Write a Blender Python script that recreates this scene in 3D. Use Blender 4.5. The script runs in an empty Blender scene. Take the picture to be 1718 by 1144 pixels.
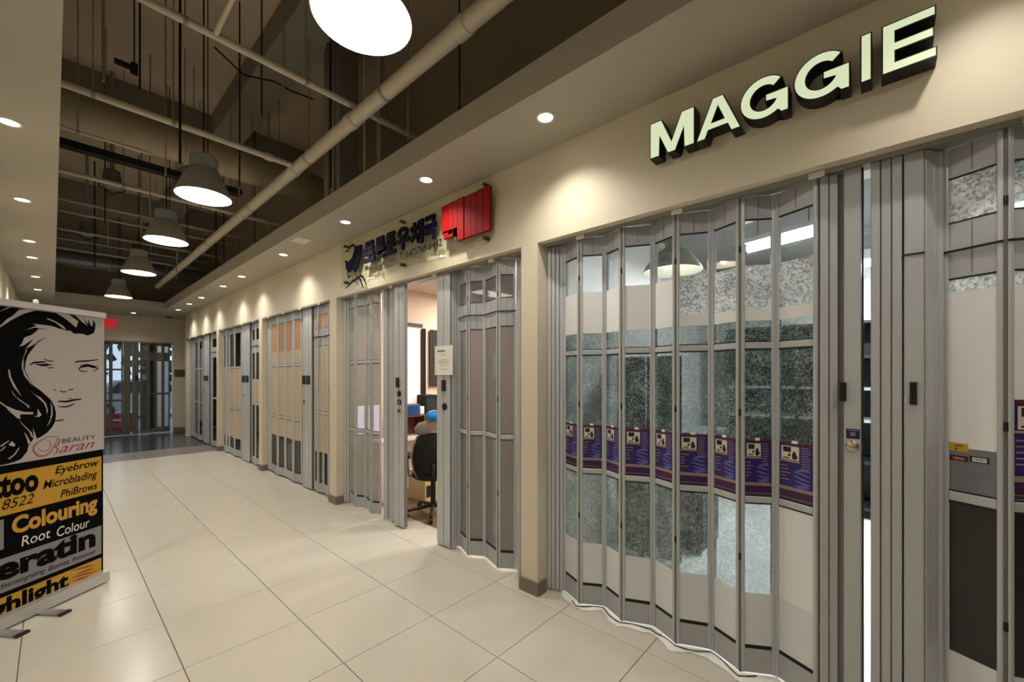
import bpy, math, random
from mathutils import Vector, Matrix
random.seed(7)
S = bpy.context.scene
COL = S.collection

# ------------------------------------------------------------------ camera
F, CX, CY, YAW, H = 692.0, 859.0, 630.0, 0.8392, 1.56
SN, CS = math.sin(YAW), math.cos(YAW)
cam = bpy.data.cameras.new('camera')
cam.sensor_width = 36.0
cam.lens = F / 1718.0 * 36.0
cam.shift_y = (CY - 572.0) / 1718.0
cam.clip_start = 0.02
co = bpy.data.objects.new('camera', cam)
COL.objects.link(co)
co.location = (0, 0, H)
co.rotation_euler = (math.pi / 2, 0, -YAW)
S.camera = co

# ------------------------------------------------------------------ world, exposure
w = bpy.data.worlds.new('sky')
S.world = w
w.use_nodes = True
nt = w.node_tree
bg = nt.nodes['Background']
bg.inputs[0].default_value = (0.62, 0.76, 0.95, 1)
bg.inputs[1].default_value = 1.1
S.view_settings.view_transform = 'Standard'
S.view_settings.look = 'None'
S.view_settings.gamma = 1.0
S.view_settings.use_curve_mapping = False
S.view_settings.exposure = 0.12
DOWN_W = 11.0      # recessed downlights
PEND_W = 19.0      # pendant lamps
WARM = (1.0, 0.94, 0.82)
WARM2 = (1.0, 0.97, 0.93)
COOL = (0.90, 0.97, 1.0)


# ------------------------------------------------------------------ helpers
def ray(x, y):
    a, b = (x - CX) / F, -(y - CY) / F
    return Vector((SN + a * CS, CS - a * SN, b))

def onz(x, y, z):
    d = ray(x, y); return d * ((z - H) / d.z) + Vector((0, 0, H))

def onx(x, y, X):
    d = ray(x, y); return d * (X / d.x) + Vector((0, 0, H))

def ony(x, y, Y):
    d = ray(x, y); return d * (Y / d.y) + Vector((0, 0, H))

def yat(x, X):
    return onx(x, CY, X).y

def lin(c):
    out = []
    for v in c[:3]:
        v /= 255.0
        out.append(v / 12.92 if v <= 0.04045 else ((v + 0.055) / 1.055) ** 2.4)
    return (*out, 1.0)

MATS = {}
def mat(name, col, rough=0.5, metal=0.0, emit=None, estr=0.0, var=0.0, scale=8.0, bump=0.0, bscale=60.0, spec=0.5, coat=0.0):
    if name in MATS: return MATS[name]
    m = bpy.data.materials.new(name); m.use_nodes = True
    n = m.node_tree.nodes; l = m.node_tree.links
    p = n['Principled BSDF']
    p.inputs['Base Color'].default_value = lin(col)
    p.inputs['Roughness'].default_value = rough
    p.inputs['Metallic'].default_value = metal
    p.inputs['Specular IOR Level'].default_value = spec
    if coat: p.inputs['Coat Weight'].default_value = coat
    if emit:
        p.inputs['Emission Color'].default_value = lin(emit)
        p.inputs['Emission Strength'].default_value = estr
    if var or bump:
        tc = n.new('ShaderNodeTexCoord')
        if var:
            ns = n.new('ShaderNodeTexNoise'); ns.inputs['Scale'].default_value = scale; ns.inputs['Detail'].default_value = 4
            l.new(tc.outputs['Object'], ns.inputs['Vector'])
            oi = n.new('ShaderNodeObjectInfo')
            ad = n.new('ShaderNodeMath'); ad.operation = 'ADD'
            mu = n.new('ShaderNodeMath'); mu.operation = 'MULTIPLY'; mu.inputs[1].default_value = 0.35
            l.new(oi.outputs['Random'], mu.inputs[0]); l.new(ns.outputs['Fac'], ad.inputs[0]); l.new(mu.outputs[0], ad.inputs[1])
            mx = n.new('ShaderNodeMix'); mx.data_type = 'RGBA'
            a = lin(col)
            mx.inputs['A'].default_value = tuple(v * (1 - var) for v in a[:3]) + (1,)
            mx.inputs['B'].default_value = tuple(min(1, v * (1 + var)) for v in a[:3]) + (1,)
            l.new(ad.outputs[0], mx.inputs['Factor'])
            l.new(mx.outputs['Result'], p.inputs['Base Color'])
        if bump:
            nb = n.new('ShaderNodeTexNoise'); nb.inputs['Scale'].default_value = bscale
            l.new(tc.outputs['Object'], nb.inputs['Vector'])
            b = n.new('ShaderNodeBump'); b.inputs['Strength'].default_value = bump; b.inputs['Distance'].default_value = 0.01
            l.new(nb.outputs['Fac'], b.inputs['Height']); l.new(b.outputs['Normal'], p.inputs['Normal'])
    MATS[name] = m
    return m

def glass(name, tint=(246, 248, 247), refl=0.08, rough=0.02, fk=0.45, haze=None, hf=0.0):
    """thin pane: see-through with a fresnel-like reflection"""
    if name in MATS: return MATS[name]
    m = bpy.data.materials.new(name); m.use_nodes = True
    n = m.node_tree.nodes; l = m.node_tree.links
    n.remove(n['Principled BSDF'])
    out = n['Material Output']
    t = n.new('ShaderNodeBsdfTransparent'); t.inputs[0].default_value = lin(tint)
    g = n.new('ShaderNodeBsdfGlossy'); g.inputs['Roughness'].default_value = rough; g.inputs[0].default_value = (0.9, 0.9, 0.9, 1)
    fr = n.new('ShaderNodeLayerWeight'); fr.inputs[0].default_value = 0.25
    mu = n.new('ShaderNodeMath'); mu.operation = 'MULTIPLY_ADD'; mu.inputs[1].default_value = fk; mu.inputs[2].default_value = refl
    l.new(fr.outputs['Fresnel'], mu.inputs[0])
    mx = n.new('ShaderNodeMixShader')
    l.new(mu.outputs[0], mx.inputs[0]); l.new(t.outputs[0], mx.inputs[1]); l.new(g.outputs[0], mx.inputs[2])
    if haze:
        df = n.new('ShaderNodeBsdfDiffuse'); df.inputs[0].default_value = lin(haze)
        m2 = n.new('ShaderNodeMixShader'); m2.inputs[0].default_value = hf
        l.new(t.outputs[0], m2.inputs[1]); l.new(df.outputs[0], m2.inputs[2]); l.new(m2.outputs[0], mx.inputs[1])
    l.new(mx.outputs[0], out.inputs[0])
    MATS[name] = m
    return m

def crackle(name, dark, light, scale, see=0.45, lo=0.35, hi=0.75):
    """crushed-ice patterned film: part see-through, part shiny crinkles"""
    if name in MATS: return MATS[name]
    m = bpy.data.materials.new(name); m.use_nodes = True
    n = m.node_tree.nodes; l = m.node_tree.links
    p = n['Principled BSDF']; out = n['Material Output']
    tc = n.new('ShaderNodeTexCoord')
    oi = n.new('ShaderNodeObjectInfo')
    va = n.new('ShaderNodeVectorMath'); va.operation = 'ADD'
    cx = n.new('ShaderNodeCombineXYZ')
    k = n.new('ShaderNodeMath'); k.operation = 'MULTIPLY'; k.inputs[1].default_value = 13.0
    l.new(oi.outputs['Random'], k.inputs[0]); l.new(k.outputs[0], cx.inputs[1])
    l.new(tc.outputs['Object'], va.inputs[0]); l.new(cx.outputs[0], va.inputs[1])
    v = n.new('ShaderNodeTexVoronoi'); v.feature = 'DISTANCE_TO_EDGE'; v.inputs['Scale'].default_value = scale
    v2 = n.new('ShaderNodeTexVoronoi'); v2.inputs['Scale'].default_value = scale * 1.9
    ns = n.new('ShaderNodeTexNoise'); ns.inputs['Scale'].default_value = 7.0; ns.inputs['Detail'].default_value = 3
    for q in (v, v2, ns): l.new(va.outputs[0], q.inputs['Vector'])
    mul = n.new('ShaderNodeMath'); mul.operation = 'MULTIPLY'
    l.new(v2.outputs['Color'], mul.inputs[0]); l.new(ns.outputs['Fac'], mul.inputs[1])
    r = n.new('ShaderNodeMapRange'); r.inputs['From Min'].default_value = lo * 0.6; r.inputs['From Max'].default_value = hi * 0.6
    l.new(mul.outputs[0], r.inputs['Value'])
    mx = n.new('ShaderNodeMix'); mx.data_type = 'RGBA'
    mx.inputs['A'].default_value = lin(dark); mx.inputs['B'].default_value = lin(light)
    l.new(r.outputs[0], mx.inputs['Factor']); l.new(mx.outputs['Result'], p.inputs['Base Color'])
    b = n.new('ShaderNodeBump'); b.inputs['Strength'].default_value = 0.6; b.inputs['Distance'].default_value = 0.004
    l.new(v.outputs['Distance'], b.inputs['Height']); l.new(b.outputs['Normal'], p.inputs['Normal'])
    p.inputs['Roughness'].default_value = 0.22
    t = n.new('ShaderNodeBsdfTransparent'); t.inputs[0].default_value = (0.93, 0.96, 0.96, 1)
    ms = n.new('ShaderNodeMixShader'); ms.inputs[0].default_value = 1 - see
    l.new(t.outputs[0], ms.inputs[1]); l.new(p.outputs[0], ms.inputs[2]); l.new(ms.outputs[0], out.inputs[0])
    MATS[name] = m
    return m

class Frame:
    def __init__(s, o, u, v=(0, 0, 1)):
        s.o = Vector(o); s.u = Vector(u).normalized(); s.v = Vector(v).normalized(); s.n = s.u.cross(s.v)
    def P(s, a, b, c=0.0):
        return s.o + s.u * a + s.v * b + s.n * c
    def px(s, x, y):
        """pixel of the photograph -> (a, b) on this plane"""
        d = ray(x, y); c0 = Vector((0, 0, H))
        t = (s.o - c0).dot(s.n) / d.dot(s.n)
        q = c0 + d * t - s.o
        return q.dot(s.u), q.dot(s.v)

WORLD = Frame((0, 0, 0), (1, 0, 0), (0, 1, 0))

class MB:
    def __init__(s): s.v = []; s.f = []; s.m = []; s.sm = []; s.mats = []
    def mi(s, m):
        if m is None: return 0
        if m not in s.mats: s.mats.append(m)
        return s.mats.index(m)
    def add(s, vs, fs, m=None, smooth=False):
        k = len(s.v); s.v += [Vector(q) for q in vs]; i = s.mi(m)
        for f in fs: s.f.append([k + q for q in f]); s.m.append(i); s.sm.append(smooth)
        return s
    def fbox(s, fr, a0, a1, b0, b1, c0, c1, m=None):
        vs = [fr.P(a, b, c) for c in (c0, c1) for b in (b0, b1) for a in (a0, a1)]
        return s.add(vs, [(0, 2, 3, 1), (4, 5, 7, 6), (0, 1, 5, 4), (2, 6, 7, 3), (0, 4, 6, 2), (1, 3, 7, 5)], m)
    def box(s, x0, x1, y0, y1, z0, z1, m=None):
        return s.fbox(WORLD, x0, x1, y0, y1, z0, z1, m)
    def rbox(s, fr, a0, a1, b0, b1, c0, c1, r, m=None):
        """box with its front (c1) edges chamfered"""
        vs = []
        for (c, d) in ((c0, 0), (c1 - r, 0), (c1, r)):
            vs += [fr.P(a0 + d, b0 + d, c), fr.P(a1 - d, b0 + d, c), fr.P(a1 - d, b1 - d, c), fr.P(a0 + d, b1 - d, c)]
        fs = [(3, 2, 1, 0), (8, 9, 10, 11)]
        for k in (0, 4):
            for i in range(4):
                j = (i + 1) % 4; fs.append((k + i, k + j, k + 4 + j, k + 4 + i))
        return s.add(vs, fs, m)
    def tube(s, p0, p1, r0, r1=None, n=10, m=None, cap=True):
        p0, p1 = Vector(p0), Vector(p1); r1 = r0 if r1 is None else r1
        d = (p1 - p0).normalized(); a = d.orthogonal().normalized(); b = d.cross(a)
        vs = []
        for p, r in ((p0, r0), (p1, r1)):
            for i in range(n):
                t = 2 * math.pi * i / n; vs.append(p + (a * math.cos(t) + b * math.sin(t)) * r)
        s.add(vs, [(i, (i + 1) % n, n + (i + 1) % n, n + i) for i in range(n)], m, True)
        if cap: s.add(vs[:n], [tuple(range(n))[::-1]], m); s.add(vs[n:], [tuple(range(n))], m)
        return s
    def path(s, pts, r, n=8, m=None):
        pts = [Vector(p) for p in pts]
        rings = []
        for i, p in enumerate(pts):
            d = (pts[min(i + 1, len(pts) - 1)] - pts[max(i - 1, 0)]).normalized()
            a = d.cross(Vector((0.13, 0.21, 1))).normalized(); b = d.cross(a)
            rings += [p + (a * math.cos(2 * math.pi * k / n) + b * math.sin(2 * math.pi * k / n)) * r for k in range(n)]
        fs = []
        for i in range(len(pts) - 1):
            for k in range(n):
                fs.append((i * n + k, i * n + (k + 1) % n, (i + 1) * n + (k + 1) % n, (i + 1) * n + k))
        fs += [tuple(range(n))[::-1], tuple((len(pts) - 1) * n + k for k in range(n))]
        return s.add(rings, fs, m, True)
    def lathe(s, prof, c, n=28, m=None):
        c = Vector(c); vs = []
        for r, z in prof:
            for i in range(n):
                t = 2 * math.pi * i / n; vs.append(c + Vector((r * math.cos(t), r * math.sin(t), z)))
        fs = []
        for k in range(len(prof) - 1):
            for i in range(n):
                j = (i + 1) % n; fs.append((k * n + i, k * n + j, (k + 1) * n + j, (k + 1) * n + i))
        return s.add(vs, fs, m, True)
    def disc(s, c, r, n=24, m=None, up=False):
        c = Vector(c)
        vs = [c + Vector((r * math.cos(2 * math.pi * i / n), r * math.sin(2 * math.pi * i / n), 0)) for i in range(n)]
        return s.add(vs, [tuple(range(n)) if up else tuple(range(n))[::-1]], m)
    def poly(s, fr, pts, c, m=None):
        if sum(pts[i - 1][0] * pts[i][1] - pts[i][0] * pts[i - 1][1] for i in range(len(pts))) < 0: pts = pts[::-1]
        return s.add([fr.P(a, b, c) for a, b in pts], [tuple(range(len(pts)))], m)
    def prism(s, fr, pts, c0, c1, m=None, mside=None):
        if sum(pts[i - 1][0] * pts[i][1] - pts[i][0] * pts[i - 1][1] for i in range(len(pts))) < 0: pts = pts[::-1]
        n = len(pts)
        vs = [fr.P(a, b, c0) for a, b in pts] + [fr.P(a, b, c1) for a, b in pts]
        s.add(vs, [tuple(range(n, 2 * n)), tuple(range(n))[::-1]], m)
        return s.add(vs, [(i, (i + 1) % n, n + (i + 1) % n, n + i) for i in range(n)], mside or m)
    def stroke(s, fr, pts, w0, c, m=None):
        """flat tapering pen stroke"""
        n = len(pts); L = []; R = []
        for i, (a, b) in enumerate(pts):
            a0, b0 = pts[max(i - 1, 0)]; a1, b1 = pts[min(i + 1, n - 1)]
            dx, dy = a1 - a0, b1 - b0; q = math.hypot(dx, dy) or 1
            ww = w0 * (0.25 + 0.75 * math.sin(math.pi * (i + 0.5) / n)) / 2
            L.append(fr.P(a - dy / q * ww, b + dx / q * ww, c)); R.append(fr.P(a + dy / q * ww, b - dx / q * ww, c))
        return s.add(L + R, [(n + i, n + i + 1, i + 1, i) for i in range(n - 1)], m)
    def text(s, string, fr, a0, a1, b0, b1, c0, c1, m=None, bold=0.0, shear=0.0):
        cu = bpy.data.curves.new('lettering', 'FONT'); cu.body = string; cu.size = 1.0
        cu.offset = bold; cu.shear = shear; cu.resolution_u = 3
        cu.extrude = 0.5 if c1 > c0 else 0.0
        o = bpy.data.objects.new('lettering', cu); COL.objects.link(o)
        dg = bpy.context.evaluated_depsgraph_get()
        me = o.evaluated_get(dg).to_mesh()
        vs = [v.co.copy() for v in me.vertices]; fs = [tuple(p.vertices) for p in me.polygons]
        o.evaluated_get(dg).to_mesh_clear()
        bpy.data.objects.remove(o); bpy.data.curves.remove(cu)
        if not vs: return s
        x0, x1 = min(v.x for v in vs), max(v.x for v in vs); y0, y1 = min(v.y for v in vs), max(v.y for v in vs)
        return s.add([fr.P(a0 + (v.x - x0) / (x1 - x0) * (a1 - a0), b0 + (v.y - y0) / (y1 - y0) * (b1 - b0),
                           c0 + (v.z + 0.5) * (c1 - c0) if c1 > c0 else c0) for v in vs], fs, m)
    def build(s, name, m=None, parent=None, **props):
        me = bpy.data.meshes.new(name)
        if parent is not None:
            off = Vector((0, 0, 0)); q = parent
            while q is not None: off += q.location; q = q.parent
            loc = Vector((0, 0, 0))
        else:
            xs = [v.x for v in s.v]; ys = [v.y for v in s.v]; zs = [v.z for v in s.v]
            off = Vector(((min(xs) + max(xs)) / 2, (min(ys) + max(ys)) / 2, min(zs))); loc = off
        me.from_pydata([tuple(v - off) for v in s.v], [], s.f)
        ms = s.mats if s.mats else [m]
        for q in ms: me.materials.append(q)
        me.polygons.foreach_set('material_index', s.m)
        me.polygons.foreach_set('use_smooth', s.sm)
        me.update()
        o = bpy.data.objects.new(name, me); COL.objects.link(o)
        o.location = loc; o.parent = parent
        for k, v in props.items(): o[k] = v
        return o

def thing(name, loc, label, category, group=None):
    o = bpy.data.objects.new(name, None); COL.objects.link(o)
    o.empty_display_size = 0.1; o.location = loc; o['label'] = label; o['category'] = category
    if group: o['group'] = group
    return o

def copy_tree(o, parent=None):
    c = o.copy(); COL.objects.link(c); c.parent = parent
    for ch in o.children: copy_tree(ch, c)
    return c

def lamp(name, kind, loc, power, color, parent=None, rot=None, **kw):
    d = bpy.data.lights.new(name, kind); d.energy = power; d.color = color
    for k, v in kw.items(): setattr(d, k, v)
    o = bpy.data.objects.new(name, d); COL.objects.link(o)
    off = Vector((0, 0, 0)); q = parent
    while q is not None: off += q.location; q = q.parent
    o.location = Vector(loc) - off; o.parent = parent
    if rot: o.rotation_euler = rot
    return o

ORD = ['first', 'second', 'third', 'fourth', 'fifth', 'sixth', 'seventh', 'eighth', 'ninth', 'tenth']

# ------------------------------------------------------------------ materials
PAINT = mat('wall_paint', (214, 205, 184), 0.55, var=0.03, scale=3, bump=0.02, bscale=200)
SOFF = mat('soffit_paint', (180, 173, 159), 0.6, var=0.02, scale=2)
FASC = mat('fascia_paint', (190, 184, 170), 0.6)
BASEB = mat('baseboard', (120, 108, 98), 0.5, var=0.06, scale=20)
TILE = mat('porcelain_tile', (203, 197, 185), 0.22, var=0.035, scale=5, bump=0.008, bscale=30, spec=0.45)
TILE_D = mat('dark_tile', (62, 62, 66), 0.18, var=0.08, scale=4, spec=0.5)
TILE_G = mat('grey_tile', (124, 116, 108), 0.3, var=0.06, scale=6)
GROUT = mat('grout', (84, 74, 62), 0.9)
SLAB = mat('slab_paint', (196, 180, 158), 0.85, var=0.12, scale=1.2, bump=0.1, bscale=15)
VOIDW = mat('void_wall', (150, 136, 118), 0.85, var=0.08, scale=2)
STEEL = mat('painted_steel', (150, 142, 128), 0.5, var=0.05, scale=6)
BEAM = mat('painted_beam', (140, 136, 124), 0.7, var=0.06, scale=3)
PIPEM = mat('painted_pipe', (206, 196, 176), 0.45, var=0.04, scale=5)
DUCT = mat('duct_wrap', (160, 146, 122), 0.6, var=0.08, scale=4)
GALV = mat('galvanised', (120, 122, 126), 0.4, 0.5, var=0.08, scale=10)
BLACK = mat('black_plastic', (10, 10, 11), 0.35)
BLACKM = mat('matt_black', (8, 8, 9), 0.8)
ALU = mat('anodised_aluminium', (186, 190, 193), 0.38, 0.12, var=0.012, scale=4)
ALU_D = mat('grooved_aluminium', (116, 114, 110), 0.42, 0.2)
ALU_P = mat('satin_plate', (174, 177, 180), 0.5, 0.1, var=0.03, scale=6)
GASK = mat('rubber_gasket', (14, 13, 13), 0.7)
CHROME = mat('brushed_metal', (200, 192, 170), 0.2, 1.0)
GLASS = glass('clear_pane')
GLASS_D = glass('smoked_pane', (150, 142, 138), 0.10)
ICE = crackle('crushed_ice_film', (48, 60, 63), (172, 188, 190), 78, 0.45, 0.25, 0.95)
ICE_L = crackle('backlit_crushed_ice_film', (150, 162, 172), (250, 253, 255), 60, 0.3, 0.12, 0.6)  # paler copy of the film: shop light behind it put into the colour
ICE_B = crackle('lower_backlit_ice_film', (92, 98, 98), (218, 224, 224), 70, 0.62, 0.2, 0.9)  # paler again: light coming through the lower panes put into the colour
WHITEF = mat('white_vinyl', (236, 236, 240), 0.4)
WHITEB = mat('white_lower_vinyl', (220, 222, 226), 0.35)
DARKF = mat('pane_darkness', (34, 33, 33), 0.25)  # dark colour painted in for the darkness behind the right leaf's lower panes
TAN = mat('tan_paper', (176, 136, 108), 0.8, var=0.05, scale=5)
BEIGE = mat('beige_paper', (186, 168, 146), 0.8, var=0.05, scale=5)
WHITE = mat('white_plastic', (225, 222, 216), 0.4)
PAPER = mat('paper', (235, 232, 224), 0.7)
INK = mat('ink', (20, 18, 20), 0.6)

# ------------------------------------------------------------------ main sizes
XW, XL = 2.29, -0.46          # shopfront wall face, left wall face
ZS, ZF, ZH = 3.12, 3.30, 2.50  # soffit, top of fascia, head of openings
XS_R, XS_L = 1.78, 0.03        # soffit edges along the open ceiling
YB, YE, YV = -4.4, 14.6, 12.72  # rear wall, end wall, end of the open ceiling
ZT = 5.0
XD = 2.60                      # back of the shopfront wall
P = 0.59
TX, TY = -0.123, 2.177

# ------------------------------------------------------------------ floor
fl = MB().box(XL, 3.0, YB, YE, -0.12, -0.005, GROUT).build('floor', kind='structure')
def tile_mesh(nm, a, b, m):
    g = 0.0018; r = 0.0015; t = MB()
    t.rbox(WORLD, g, a - g, g, b - g, -0.02, 0.0, r, m)
    me = bpy.data.meshes.new(nm); me.from_pydata([tuple(v) for v in t.v], [], t.f); me.materials.append(m)
    return me
def put_tile(me, x, y):
    o = bpy.data.objects.new('tile', me); COL.objects.link(o)
    o.parent = fl; o.location = Vector((x, y, 0)) - fl.location
cache = {}
def tile(x0, x1, y0, y1, m):
    k = (round(x1 - x0, 3), round(y1 - y0, 3), m.name)
    if k not in cache: cache[k] = tile_mesh('tile', k[0], k[1], m)
    put_tile(cache[k], x0, y0)
xs = [XL] + [TX + P * i for i in range(0, 5)] + [2.62]
ylo = TY - 11 * P
yl = [ylo + P * j for j in range(0, 40)]
YG, YD = 10.30, 11.35
for a, b in zip(xs[:-1], xs[1:]):
    for y in yl:
        y1 = min(y + P, YG)
        if y1 - y > 0.03: tile(a, b, y, y1, TILE)
    tile(a, b, YG, YG + 0.52, TILE_G); tile(a, b, YG + 0.52, YD, TILE_G)
    y = YD
    while y < YE - 0.05:
        tile(a, b, y, min(y + P, YE), TILE_D); y += P
y = YD
while y < YE - 0.05:
    tile(2.62, 3.0, y, min(y + P, YE), TILE_D); y += P

# ------------------------------------------------------------------ walls
PIL = [(1.815, 1.965), (4.905, 5.085), (7.55, 7.71), (10.20, 10.36), (13.26, 13.42)]
M_END = -2.0
wr = MB()
wr.box(XW, XD, YB, PIL[-1][1], ZH, ZS + 0.05, PAINT)
wr.build('wall_right', kind='structure')
for k, (a, b) in enumerate(PIL + [(YB, M_END)]): MB().box(XW, XD, a, b, 0.0, ZH, PAINT).build('wall_right_pier_%d' % (k + 1), kind='structure')
bb = MB()
for a, b in PIL[:-1] + [(YB, M_END)]:
    bb.box(XW - 0.012, XW + 0.09, a - 0.012, b + 0.012, 0.0, 0.095, BASEB)
bb.build('baseboard_right', kind='structure')
MB().box(XL - 0.15, XL, YB, YE, -0.12, ZT, PAINT).build('wall_left', kind='structure')
MB().box(XL - 0.15, 3.0, YB - 0.15, YB, -0.12, ZT, PAINT).build('wall_rear', kind='structure')
MB().box(2.95, 3.10, 13.42, YE + 0.15, -0.12, ZT, PAINT).build('wall_recess', kind='structure')
# end wall with the glazed entrance
EX0, EX1, EZ = -0.2, 2.22, 2.43
MB().box(XL - 0.15, EX0, YE, YE + 0.15, -0.12, ZT, PAINT).build('wall_end_left', kind='structure')
MB().box(EX1, 3.1, YE, YE + 0.15, -0.12, ZT, PAINT).build('wall_end_right', kind='structure')
MB().box(EX0, EX1, YE, YE + 0.15, EZ, ZT, PAINT).build('wall_end', kind='structure')
MB().box(EX1 + 0.01, 2.95, YE - 0.012, YE, 0, 0.12, BASEB).build('baseboard_end', kind='structure')
# soffits with their fascias
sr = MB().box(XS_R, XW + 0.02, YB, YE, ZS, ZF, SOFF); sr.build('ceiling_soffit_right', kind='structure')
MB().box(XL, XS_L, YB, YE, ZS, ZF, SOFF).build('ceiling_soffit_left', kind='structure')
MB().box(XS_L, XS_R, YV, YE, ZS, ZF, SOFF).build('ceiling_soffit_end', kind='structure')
MB().box(XW + 0.02, 2.95, 13.42, YE, ZS, ZF, SOFF).build('ceiling_soffit_recess', kind='structure')
MB().box(XL - 0.15, 6.6, YB - 0.15, YE + 0.15, ZT, ZT + 0.15, SLAB).build('ceiling_slab', kind='structure')
MB().box(2.62, 2.70, YB, YE, 3.20, ZT, VOIDW).build('wall_above_shops', kind='structure')
# downstand beams under the slab
for k, (x0, x1, y0, y1, z0) in enumerate([(1.40, 1.74, YB, YE, 4.72), (XL, 2.62, 2.35, 2.62, 4.80), (XL, 2.62, 6.6, 7.1, 4.66), (XL, 2.62, 10.6, 11.1, 4.66)]):
    MB().box(x0, x1, y0, y1, z0, ZT, BEAM).build('trim_%d' % (k + 1), kind='structure')

# ------------------------------------------------------------------ services in the open ceiling
def pipe(name, label, cat, p0, p1, r, m, n=14, group=None, collars=(), hangers=(), cr=1.12, cl=0.05):
    p0, p1 = Vector(p0), Vector(p1)
    t = thing(name, ((p0 + p1) / 2), label, cat, group)
    MB().tube(p0, p1, r, n=n, m=m).build('pipe_run', m, t)
    d = (p1 - p0).normalized()
    for k in collars:
        q = p0.lerp(p1, k); MB().tube(q - d * cl, q + d * cl, r * cr, n=n, m=m).build('coupling', m, t)
    for k in hangers:
        q = p0.lerp(p1, k)
        h = MB().tube((q.x, q.y, q.z + r), (q.x, q.y, ZT), 0.005, n=6, m=STEEL)
        h.tube(q - d * 0.012, q + d * 0.012, r * 1.08, n=n, m=STEEL)
        h.build('hanger_rod', STEEL, t)
    return t
pipe('sprinkler_main', 'thick cream sprinkler main running along the open ceiling above the shopfronts', 'pipe', (1.605, YB + 0.05, 3.6), (1.605, 12.35, 3.6), 0.054, PIPEM, 18,
     collars=(0.37, 0.45, 0.52, 0.62, 0.75), hangers=(0.34, 0.42, 0.5, 0.6, 0.72, 0.86))
spec = [(5.06, 3.62, 0.012, PIPEM, 0.62, 'short thin conduit under the tan duct at the left soffit'),
        (9.6, 3.72, 0.02, GALV, 2.60, 'grey metal cross pipe before the stout one'),
        (11.2, 3.72, 0.02, GALV, 2.60, 'grey metal cross pipe in front of the far grey duct'),
        (3.12, 3.695, 0.024, PIPEM, 2.60, 'thin cream cross pipe just beyond the nearest pendant lamp'),
        (4.26, 3.60, 0.026, PIPEM, 1.545, 'cream cross pipe joining the sprinkler main in front of the wrapped duct'),
        (6.36, 3.695, 0.024, PIPEM, 2.60, 'cream cross pipe beyond the black cable tray'),
        (7.36, 3.69, 0.016, STEEL, 2.60, 'thin grey cross pipe over the third pendant lamp'),
        (7.88, 3.69, 0.016, STEEL, 2.60, 'thin grey cross pipe second behind the cable tray pipe'),
        (8.9, 3.70, 0.022, STEEL, 2.60, 'grey cross pipe over the fourth pendant lamp'),
        (10.2, 3.70, 0.030, GALV, 2.60, 'stout grey cross pipe deep in the ceiling near the entrance')]
for y, z, r, m, xe, lb in spec:
    pipe('branch_pipe', lb, 'pipe', (XL + 0.02, y, z), (xe, y, z), r, m, 12, 'cross pipes in the open ceiling',
         collars=(0.9,), hangers=(0.32, 0.55), cr=1.35, cl=0.03)
pipe('branch_pipe', 'short cream pipe branching along the ceiling from the nearest cross pipe', 'pipe', (0.68, 3.09, 3.695), (0.68, 1.4, 3.695), 0.016, PIPEM, 10, 'cross pipes in the open ceiling')
pipe('air_duct', 'round tan wrapped air duct crossing the open ceiling', 'duct', (XL + 0.02, 5.45, 3.96), (2.60, 5.45, 3.96), 0.17, DUCT, 24, collars=(0.3, 0.62, 0.85), hangers=(0.45, 0.75), cr=1.04, cl=0.02)
pipe('air_duct', 'round grey metal air duct deep in the ceiling over the farthest pendant lamp', 'duct', (XL + 0.02, 11.9, 3.86), (2.60, 11.9, 3.86), 0.15, GALV, 24, collars=(0.25, 0.5, 0.75), hangers=(0.4, 0.7), cr=1.05, cl=0.03)
t = thing('cable_tray', (0.9, 5.56, 3.55), 'flat black cable tray crossing below the tan duct', 'cable tray')
MB().box(XL + 0.02, 1.5, 5.64, 5.73, 3.70, 3.72, BLACKM).build('tray_bed', BLACKM, t)
MB().box(XL + 0.02, 1.5, 5.635, 5.64, 3.695, 3.76, BLACKM).box(XL + 0.02, 1.5, 5.73, 5.735, 3.695, 3.76, BLACKM).build('tray_edge', BLACKM, t)
for x in (0.35, 1.05, 1.4): MB().tube((x, 5.70, 3.72), (x, 5.70, ZT), 0.005, n=6, m=STEEL).build('hanger_rod', STEEL, t)
# steel post, hangers and loose rods
t = thing('steel_post', (2.02, 4.22, ZF), 'grey boxed steel post rising from the soffit into the open ceiling', 'post')
MB().box(1.92, 2.12, 4.05, 4.40, ZF, ZT, BEAM).build('post_body', BEAM, t)
MB().box(1.895, 1.92, 4.12, 4.16, ZF, ZT, STEEL).box(1.895, 1.92, 4.26, 4.29, ZF, ZT, STEEL).build('conduit_strap', STEEL, t)
t = thing('steel_post', (2.02, 3.4, ZF), 'slim grey steel post nearer than the boxed post', 'post')
MB().box(1.98, 2.04, 3.38, 3.44, ZF, ZT, STEEL).build('post_body', STEEL, t)
MB().tube((1.92, 3.55, ZF), (1.92, 3.55, ZT), 0.009, n=8, m=PIPEM).build('conduit_strap', PIPEM, t)
rods = [(0.24, 4.1, 3.64), (0.42, 3.98, 3.0 + 0.62), (0.62, 4.38, 3.2), (0.66, 4.05, 3.2), (0.70, 5.85, 3.2), (1.18, 3.9, 3.75), (1.23, 3.55, 3.62),
        (1.15, 4.4, 3.3), (1.3, 5.0, 3.3), (1.72, 3.8, ZF), (1.75, 2.6, ZF), (1.9, 2.2, ZF), (1.85, 5.85, ZF), (1.85, 6.4, ZF), (1.85, 7.2, ZF), (1.85, 8.4, ZF),
        (0.5, 7.8, 3.3), (0.4, 6.6, 3.3), (0.75, 7.0, 3.3), (1.2, 6.9, 3.3), (1.3, 8.2, 3.3), (0.45, 9.4, 3.3), (1.5, 9.5, 3.3), (1.74, 7.45, ZF)]
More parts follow.
